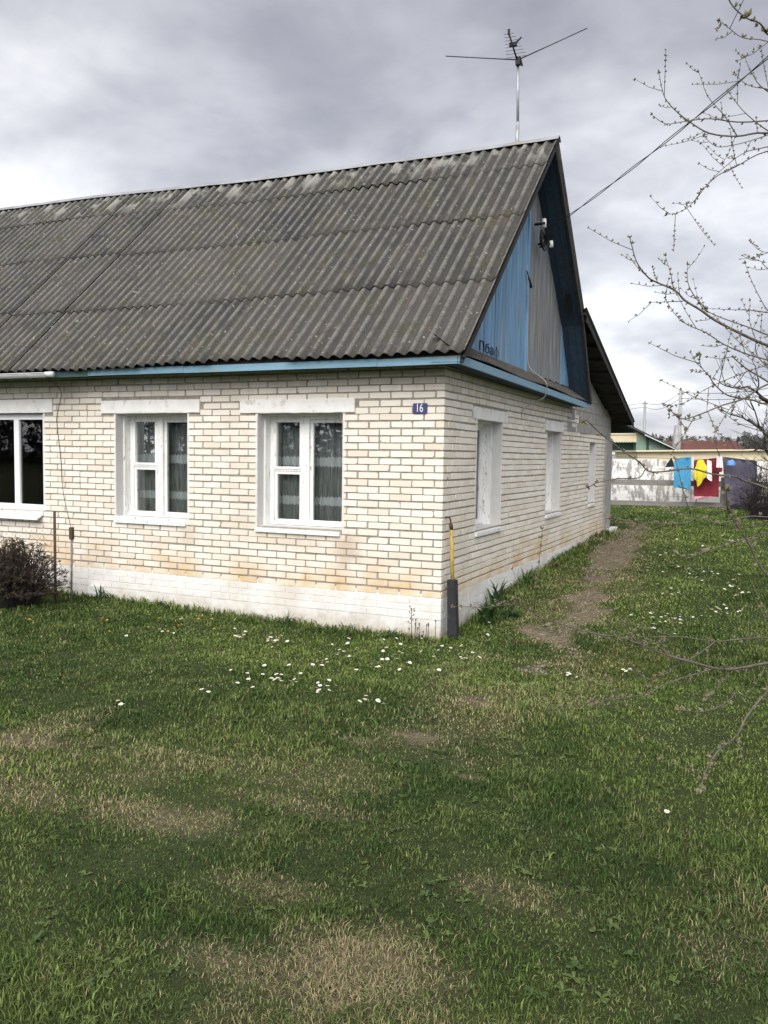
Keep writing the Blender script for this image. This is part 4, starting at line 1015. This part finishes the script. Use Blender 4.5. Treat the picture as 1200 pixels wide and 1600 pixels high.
cloth_piece('yellow_garment', [(1090, 718), (1099, 718), (1102, 726), (1105, 729), (1104, 744), (1099, 748), (1096, 756), (1090, 761), (1088, 752), (1084, 748), (1083, 736), (1087, 729)], 'yellowcloth', 'bright yellow crumpled garment hung before the maroon blanket', 'clothing', 1.55, .06, seed=5)
cloth_piece('white_cloth', [(1105, 718), (1112, 720), (1112, 752), (1104, 748)], 'whitecloth', 'white pillowcase hanging right of the yellow garment', 'laundry', 1.50, .02, seed=6)
cloth_piece('white_cloth', [(1120, 712), (1128, 713), (1129, 738), (1119, 738)], 'whitecloth', 'patterned white shirt on the right end of the maroon blanket', 'laundry', 1.55, .03, 'maroon', 4, seed=7)
cloth_piece('blue_garment', [(1137, 720), (1144, 718), (1151, 723), (1149, 728), (1136, 727)], 'bluecap', 'small light blue garment hung on the lilac blanket', 'clothing', 1.6, .05, seed=8)
cloth_piece('lilac_blanket', [(1129, 714), (1182, 716), (1183, 791), (1134, 791)], 'lilac', 'large grey lilac blanket hanging at the right end', 'blanket', 1.2, .05, seed=9)

def quad_at(mb, pts, depth, thick, mi=0):
    P_ = [at(px, py, depth) for px, py in pts]; d = FWD * np.array([1, 1, 0]); d /= np.linalg.norm(d); mb.prism(P_, d * thick, mi)
cs = thing('cream_shed', 'long low cream boarded shed just beyond the white fence', 'shed', at(1090, 740, 31))
m = MB(); quad_at(m, [(996, 706), (1290, 703), (1290, 780), (996, 780)], 31, 3.0); m.build('wall', M['cream'], cs)
m = MB(); quad_at(m, [(994, 703.5), (1292, 700.5), (1292, 703), (994, 706)], 30.8, 3.4); m.build('roof', M['cream'], cs)
gh = thing('green_house', 'dark green wooden house with pale gable beyond the white fence', 'house', at(980, 760, 36))
m = MB(); quad_at(m, [(920, 670), (994, 690), (994, 790), (920, 790)], 36, 6.0); m.build('wall', M['green_dark'], gh)
m = MB(); quad_at(m, [(994, 672), (1010, 681), (1064, 706), (1064, 790), (994, 790)], 35.6, 6.); m.build('wall', M['green_pale'], gh)
m = MB(); 
for i in range(22): quad_at(m, [(951 + i * 2.0, 679), (952.7 + i * 2.0, 679), (952.7 + i * 2.0, 690.5 + .8 * (i % 2)), (951 + i * 2.0, 690.5 + .8 * (i % 2))], 35.5, .05)
quad_at(m, [(940, 677), (994, 677), (994, 679), (940, 679)], 35.45, .1); m.build('lace_trim', M['cream'], gh)
m = MB(); quad_at(m, [(900, 622), (985, 664), (1066, 705), (1064, 707.5), (984, 667), (900, 626)], 35.2, 7.0); m.build('roof', M['darkroof'], gh)
m = MB(); quad_at(m, [(1008, 678.5), (1064, 705), (1063.5, 706.3), (1007.5, 680)], 35.15, .1); m.build('roof_edge', M['metalroof'], gh)
m = MB(); quad_at(m, [(1011, 683), (1014, 683), (1014, 706), (1011, 706)], 35.5, .1); m.build('corner_post', M['green_dark'], gh)
w_ = MB(); quad_at(w_, [(951, 707), (975, 707), (975, 710), (951, 710)], 35.8, .1); quad_at(w_, [(951, 710), (953.5, 710), (953.5, 722), (951, 722)], 35.8, .1); quad_at(w_, [(972, 710), (975, 710), (975, 722), (972, 722)], 35.8, .1)
wo = w_.build('window', M['cleanwhite'], gh); w_ = MB(); quad_at(w_, [(953.5, 710), (972, 710), (972, 722), (953.5, 722)], 35.85, .08); w_.build('pane', M['block'], wo)
rh = thing('red_roofed_house', 'distant house with a long dull red roof', 'house', at(1110, 700, 80))
m = MB(); quad_at(m, [(1066, 703), (1072, 692), (1085, 688), (1150, 690), (1166, 702), (1250, 704), (1250, 708), (1066, 708)], 80, 9); m.build('roof', M['redroof'], rh)
m = MB(); quad_at(m, [(1070, 707), (1245, 707), (1245, 722), (1070, 722)], 81, 7); m.build('wall', M['cream'], rh)

def pole(px, py0, py1, D, r_, lab, base=False):
    t, g = at(px, py0, D), at(px + .4, py1, D); g[2] = min(g[2], .2); g[:2] = t[:2]
    o = thing('utility_pole', lab, 'pole', g); m = MB(); m.tube([g, t], [r_ * 1.15, r_ * .85], 8); 
    m.build('shaft', M['concrete'], o)
    m = MB(); m.box(t + np.array([-.16, -.05, -.25]), t + np.array([.16, .05, -.17])); m.build('crossarm', M['greyrail'], o)
    if base:
        m = MB(); h = at(px, 664, D)[2]; m.tube([g + np.array([-.25, 0, 0]), np.array([g[0] - .12, g[1], h])], [.36, .13], 4); m.build('stub', M['concrete'], o)
    return t
t1 = pole(1008, 626, 690, 60, .10, 'slim grey utility pole beyond the green house roof')
t2 = pole(1064, 609, 700, 45, .10, 'taller utility pole on a concrete stub beyond the cream shed', True)
m = MB(); far = at(1330, 570, 30); lf_ = at(800, 640, 80)
for k, dz in enumerate((-.15, -.45)):
    for a, b_ in ((lf_, t1), (t1, t2), (t2, far)):
        m.tube([a + (b_ - a) * i / 12 + np.array([0, 0, dz - .35 * math.sin(math.pi * i / 12)]) for i in range(13)], .012, 4)
tag(m.build('power_line', M['wire']), 'thin power lines strung between the two distant utility poles', 'wires')

# far woods along the horizon
def woods():
    mb = MB(); rs = random.Random(12)
    for i in range(230):
        px = 820 + i * 3.4 + rs.uniform(-3, 3); D = rs.uniform(150, 240); top_ = 690 - 5 * math.sin(px * .017) - rs.uniform(0, 9) - (8 if 1010 < px < 1062 else 0)
        b0 = at(px, 712, D); h = (712 - top_) * D / 1320; w = h * rs.uniform(.45, .8)
        mb.tube([b0 - np.array([0, 0, 2]), b0 + np.array([0, 0, h * .8])], [.35, .1], 4)
        for _ in range(70):
            a, q, zz_ = rs.uniform(0, 6.28), rs.random() ** .5, rs.random()
            p = b0 + np.array([math.cos(a) * q * w * .5 * math.sin(math.pi * min(1, zz_ * .8 + .2)), math.sin(a) * q * w * .5, h * (.15 + .85 * zz_)]); s_ = h * rs.uniform(.05, .12)
            d1 = np.array([rs.gauss(0, 1), rs.gauss(0, 1), rs.gauss(0, 1)]) * s_; d2 = np.array([rs.gauss(0, 1), rs.gauss(0, 1), rs.gauss(0, 1)]) * s_
            mb.add([p, p + d1, p + d2], [(0, 1, 2)])
    tag(mb.build('far_woods', M['farwood']), 'distant bare woods along the horizon', 'woods', kind='stuff')
woods()

# the tree belt across the street, which the window panes mirror
def belt():
    mb = MB(); rs = random.Random(31)
    for i in range(150):
        x = -75 + i * .8 + rs.uniform(-.4, .4); y = -31 - rs.uniform(0, 6); h = rs.uniform(4.2, 7.5); w = rs.uniform(1.6, 2.6)
        mb.tube([(x, y, .8), (x, y, 1 + h * .7)], [.14, .05], 5)
        for _ in range(170):
            a, q, zz_ = rs.uniform(0, 6.28), rs.random() ** .5, rs.random(); p = np.array([x + math.cos(a) * q * w, y + math.sin(a) * q * w, 1.0 + h * zz_])
            d1 = np.array([rs.gauss(0, 1), rs.gauss(0, 1), rs.gauss(0, 1)]) * .30; d2 = np.array([rs.gauss(0, 1), rs.gauss(0, 1), rs.gauss(0, 1)]) * .30
            mb.add([p, p + d1, p + d2], [(0, 1, 2)])
    tag(mb.build('street_woods', M['farwood']), 'belt of bare trees across the street', 'woods', kind='stuff')
belt()
# ------------------------------------------------------------------ bare trees
def grow(mb, tips, p, d, L, r_, depth, rs, spread=.75, up=.15):
    n_ = 4; pts = [p]; q = np.array(p, float); dd = np.array(d, float)
    for i in range(n_):
        dd = dd + np.array([rs.gauss(0, .13), rs.gauss(0, .13), rs.gauss(up * .2, .10)]); dd /= np.linalg.norm(dd); q = q + dd * L / n_; pts.append(q)
    mb.tube(pts, list(np.linspace(r_, r_ * .6, len(pts))), 5 if r_ > .02 else 3, cap=False)
    if depth == 0: tips.append((q, dd)); return
    for _ in range(3 if rs.random() < .6 else 2):
        k = rs.randint(1, n_); nd = dd + np.array([rs.gauss(0, spread), rs.gauss(0, spread), rs.gauss(up, spread * .6)]); nd /= np.linalg.norm(nd)
        grow(mb, tips, pts[k], nd, L * rs.uniform(.6, .85), r_ * .55, depth - 1, rs, spread, up)
def bare_tree(px, D, h, seed, lab, depth=5, r_=.12):
    rs = random.Random(seed); b0 = at(px, 700, D); b0[2] = float(gz(b0[0], b0[1])) - .1
    root = thing('bare_tree', lab, 'tree', b0); tr = MB(); cr = MB(); tips = []
    pts = [b0 + np.array([rs.gauss(0, .04) * i, rs.gauss(0, .04) * i, h * .55 * i / 5]) for i in range(6)]
    tr.tube(pts, list(np.linspace(r_ * 1.2, r_ * .7, 6)), 8)
    for i in range(9):
        k = rs.randint(2, 5); a = rs.uniform(0, 6.28); d = np.array([math.cos(a), math.sin(a), rs.uniform(.45, 1.6)]); d /= np.linalg.norm(d)
        grow(cr, tips, pts[k], d, h * .24, r_ * .38, depth - 1, rs)
    tr.build('trunk', M['bark_dark'], root); cr.build('crown', M['bark_dark'], root); return root
bare_tree(1238, 15.5, 4.2, 5, 'dark bare tree at the right edge behind the near branches', 5, .15)
for i, (px, D, h, sd, lab) in enumerate(((1225, 24., 3.4, 8, 'bushy bare tree by the right end of the fence'), (1168, 33., 3.2, 9, 'small bare tree behind the cream shed'))):
    bare_tree(px, D, h, sd, lab, 5, .09)
twig_bush('hedge_bush', tuple(at(1195, 792, 22) * np.array([1, 1, 0]) + np.array([0, 0, .42])), 1.05, .8, 1.55, 520, M['bark_dark'], M['hedge'], 9, 'brown twiggy bush at the right end beside the lilac blanket', 'bush', 6)

# the apple tree whose branches reach in from the right
apple = thing('apple_tree', 'budding fruit tree reaching in from the right with thin bare branches', 'tree', (0, 0, 0))
BR = [  # depth at start, depth at end, radius (mm), spots measured along the branch
 (3.6, 3.3, 11, [(1250, 1030), (1200, 1038), (1133, 1045), (1083, 1035), (1040, 1023), (1000, 1007), (967, 997), (933, 991), (883, 978), (847, 968), (820, 948), (805, 937)]),
 (3.7, 3.6, 8, [(1250, 1000), (1200, 997), (1150, 999), (1120, 1003), (1060, 995), (1007, 995), (985, 990)]),
 (3.6, 3.5, 6, [(1120, 1003), (1090, 1023), (1060, 1037), (1030, 1053), (1013, 1069)]),
 (3.5, 3.3, 6, [(1110, 1047), (1050, 1063), (1013, 1082), (977, 1088), (945, 1094), (925, 1096)]),
 (2.7, 2.5, 8, [(1260, 1030), (1200, 1083), (1167, 1120), (1150, 1143), (1120, 1177), (1103, 1207), (1093, 1230)]),
 (3.5, 3.4, 4, [(1137, 1051), (1118, 1075), (1102, 1093)]),
 (3.0, 2.9, 4, [(1150, 1085), (1133, 1102), (1100, 1113), (1060, 1110)]),
 (2.3, 2.0, 7, [(1290, 800), (1200, 766), (1162, 752), (1145, 744), (1112, 736), (1080, 735), (1037, 737), (1012, 736), (997, 722), (975, 707), (937, 677), (920, 660), (911, 656)]),
 (2.05, 1.95, 4, [(1012, 737), (995, 745), (962, 747), (935, 756), (922, 759)]),
 (1.5, 1.4, 6, [(1300, 1010), (1235, 940), (1196, 890), (1170, 845), (1147, 805), (1138, 785), (1134, 765)]),
 (1.47, 1.5, 3.5, [(1166, 845), (1125, 857), (1100, 866), (1075, 872), (1060, 870)]),
 (2.2, 1.5, 4, [(1290, 825), (1200, 835), (1168, 843)]),
 (2.7, 2.7, 5, [(1290, 812), (1200, 809), (1167, 809), (1125, 815), (1085, 810), (1065, 803), (1050, 796)]),
 (2.7, 2.7, 4, [(1090, 812), (1072, 817), (1012, 816), (957, 811)]),
 (4.6, 4.3, 13, [(1290, 572), (1200, 541), (1157, 522), (1119, 501), (1093, 484), (1070, 469), (1053, 455), (1021, 440), (1008, 430), (993, 408), (984, 372)]),
 (4.4, 4.4, 5, [(1053, 455), (1046, 431), (1040, 400)]),
 (4.5, 4.5, 6, [(1104, 484), (1085, 463), (1076, 442), (1073, 414)]),
 (4.6, 4.5, 7, [(1290, 552), (1200, 524), (1170, 512), (1127, 497), (1100, 482), (1088, 466)]),
 (4.3, 4.1, 7, [(1290, 585), (1200, 562), (1166, 552), (1132, 538), (1102, 520), (1074, 507), (1057, 490), (1040, 467)]),
 (4.4, 4.4, 4, [(1068, 470), (1040, 472), (1017, 471)]),
 (4.9, 4.9, 6, [(1290, 500), (1200, 489), (1170, 484), (1140, 484), (1106, 483)]),
 (4.8, 4.8, 5, [(1225, 510), (1199, 486), (1191, 471), (1176, 440), (1165, 411)]),
 (3.9, 3.6, 8, [(1290, 630), (1200, 630), (1176, 626), (1157, 620), (1136, 616), (1117, 603), (1104, 586), (1096, 570), (1092, 554)]),
 (3.6, 3.1, 8, [(1290, 570), (1200, 602), (1161, 620), (1127, 635), (1085, 651), (1064, 653), (1053, 646), (1038, 631)]),
 (3.1, 3.0, 4, [(1062, 652), (1068, 668), (1073, 684)]),
 (4.0, 3.8, 8, [(1280, 650), (1200, 597), (1170, 578), (1147, 561), (1143, 556)]),
 (4.8, 4.6, 5, [(1290, 550), (1200, 569), (1166, 582), (1132, 595), (1100, 609), (1074, 626), (1049, 634)]),
 (4.5, 4.4, 5, [(1290, 715), (1198, 675), (1157, 663), (1127, 643)]),
 (3.9, 3.8, 4, [(1157, 620), (1138, 641), (1125, 663), (1113, 686)]),
 (4.6, 4.6, 5, [(1230, 600), (1185, 560), (1180, 530), (1172, 500), (1172, 470)]),
 (4.9, 4.7, 9, [(1290, 225), (1200, 208), (1152, 213), (1110, 208), (1078, 191), (1054, 171), (1038, 150), (1029, 115)]),
 (5.0, 4.9, 7, [(1290, 180), (1200, 189), (1152, 192), (1110, 187), (1071, 189), (1040, 192), (1019, 180)]),
 (4.9, 4.8, 5, [(1152, 213), (1131, 182), (1106, 150), (1091, 114)]),
 (4.9, 4.9, 5, [(1200, 205), (1180, 189), (1159, 171), (1145, 154), (1139, 142)]),
 (4.6, 4.6, 6, [(1290, 190), (1200, 142), (1176, 115), (1165, 91)]),
 (4.6, 4.6, 4, [(1230, 150), (1200, 140), (1173, 135), (1160, 128), (1147, 115)]),
 (5.0, 5.0, 4, [(1200, 210), (1162, 222), (1127, 229), (1110, 224), (1100, 213)]),
 (4.7, 4.4, 6, [(1290, 225), (1200, 238), (1152, 259), (1120, 276), (1099, 297), (1078, 322), (1060, 331), (1043, 334)]),
 (4.8, 4.6, 5, [(1290, 205), (1200, 229), (1162, 240), (1131, 261), (1103, 290), (1085, 316)]),
 (4.8, 4.7, 3.5, [(1150, 213), (1141, 234), (1131, 255)]),
 (1.6, 1.5, 5, [(1290, 130), (1200, 52), (1194, 47), (1180, 38), (1166, 21), (1147, 0), (1120, -40)]),
 (3.8, 3.6, 4, [(1290, 100), (1200, 65), (1162, 58), (1141, 45), (1126, 33)]),
 (4.6, 4.6, 4, [(1260, 470), (1200, 420), (1190, 410), (1180, 404)]),
 (4.6, 4.6, 4, [(1280, 420), (1200, 395), (1185, 397)]),
]
tb = at(1540, 800, 3.7); tb[2] = float(gz(tb[0], tb[1])) - .1
trunk = MB(); bra = MB(); bud = MB(); rs = random.Random(21)
fork = tb + np.array([-.08, .05, 1.25]); mid_tr = fork + np.array([-.15, .1, 1.1]); topt = mid_tr + np.array([-.1, .15, 1.3])
spine = smooth_path([tb, tb + np.array([-.03, .03, .6]), fork, mid_tr, topt, topt + np.array([.05, .1, 1.0])], 5)
trunk.tube(spine, list(np.interp(np.linspace(0, 1, len(spine)), [0, .25, .5, 1], [.15, .12, .08, .02])), 9)
def leafbud(p, d, s_):
    t = rs.random()
    for _ in range(rs.randint(3, 5)):
        e_ = d + np.array([rs.gauss(0, .55), rs.gauss(0, .55), rs.gauss(.15, .5)]); e_ /= np.linalg.norm(e_) + 1e-9
        x = np.cross(e_, [rs.gauss(0, 1), rs.gauss(0, 1), rs.gauss(0, 1)]); x /= np.linalg.norm(x) + 1e-9; y = np.cross(x, e_); L = s_ * rs.uniform(.7, 1.2)
        vs = [p, p + e_ * L * .45 + x * L * .26, p + e_ * L * .45 - x * L * .26, p + e_ * L * .4 + y * L * .2, p + e_ * L * .4 - y * L * .2, p + e_ * L]
        bud.add(vs, [(0, 1, 3), (0, 3, 2), (0, 2, 4), (0, 4, 1), (5, 3, 1), (5, 2, 3), (5, 4, 2), (5, 1, 4)], 0, tone=t)
for d0, d1, r_, sp in BR:
    n_ = len(sp); pts = [at(px, py, d0 + (d1 - d0) * i / (n_ - 1)) for i, (px, py) in enumerate(sp)]
    main = sp[0][0] >= 1220
    P_ = smooth_path([p + np.array([rs.gauss(0, .003), rs.gauss(0, .003), rs.gauss(0, .003)]) for p in pts], 4)
    r0 = r_ * .00052 * (.35 + .65 * d0 / 4); 
    if main:                                        # join to the trunk outside the picture
        tgt = min(spine[6:], key=lambda q: abs(q[2] - (P_[0][2] - .25)))
        st = P_[0]; mdl = st + (st - P_[3]) / (np.linalg.norm(st - P_[3]) + 1e-9) * np.linalg.norm(tgt - st) * .35
        J = [(1 - t) ** 2 * tgt + 2 * t * (1 - t) * mdl + t * t * st for t in np.linspace(0, 1, 9)]
        trunk.tube(J, list(np.linspace(max(.022, r0 * 2.2), r0 * 1.15, 9)), 6)
    m_ = len(P_); rad = list(np.linspace(r0 * 1.15, max(.0011, r0 * .30), m_))
    bra.tube(P_, rad, 6, cap=True)
    tot = sum(np.linalg.norm(P_[i + 1] - P_[i]) for i in range(m_ - 1)); near = d0 < 2.4
    bs = .0125 if d0 < 1.7 else (.011 if near else (.020 if sp[0][1] > 900 else .017))
    step = .030 if d0 > 3 else (.022 if d0 < 1.7 else .04); acc = 0; side = 1
    for i in range(1, m_):
        seg = P_[i] - P_[i - 1]; acc += np.linalg.norm(seg)
        f_ = i / m_
        if acc > step * (.45 if f_ > .55 else 1.3) * rs.uniform(.6, 1.4):
            acc = 0; t = seg / (np.linalg.norm(seg) + 1e-9); o_ = np.cross(t, [rs.gauss(0, 1), rs.gauss(0, 1), rs.gauss(0, 1)]); o_ /= np.linalg.norm(o_); side = -side
            d = t * .6 + o_ * .9 + np.array([0, 0, .15]); d /= np.linalg.norm(d)
            if rs.random() < .24 and not near:
                L = rs.uniform(.05, .16) if rs.random() < .7 else rs.uniform(.16, .34); q = P_[i] + d * L + np.array([0, 0, .02]); bra.tube([P_[i], P_[i] + d * L * .5, q], [.0018, .0015, .001], 4)
                for k in np.linspace(.3, 1, max(3, int(L / .04))): leafbud(P_[i] + (q - P_[i]) * k, d, bs * .8)
            else: leafbud(P_[i] + o_ * rad[i], d, bs * rs.uniform(.6, 1.15))
    t = P_[-1] - P_[-2]; leafbud(P_[-1], t / (np.linalg.norm(t) + 1e-9), bs * 1.2)
for i in range(10):                                 # the limbs on the far side, outside the picture
    a = rs.uniform(-1.9, 1.2); k = rs.randint(8, len(spine) - 3); d = np.array([math.cos(a), math.sin(a), rs.uniform(.2, .9)]); tips = []
    grow(trunk, tips, spine[k], d / np.linalg.norm(d), .8, .03, 3, rs)
    for q, dd in tips: leafbud(q, dd, .02)
trunk.build('trunk', M['bark'], apple); bra.build('branches', M['bark'], apple); bud.build('buds', M['bud'], apple)
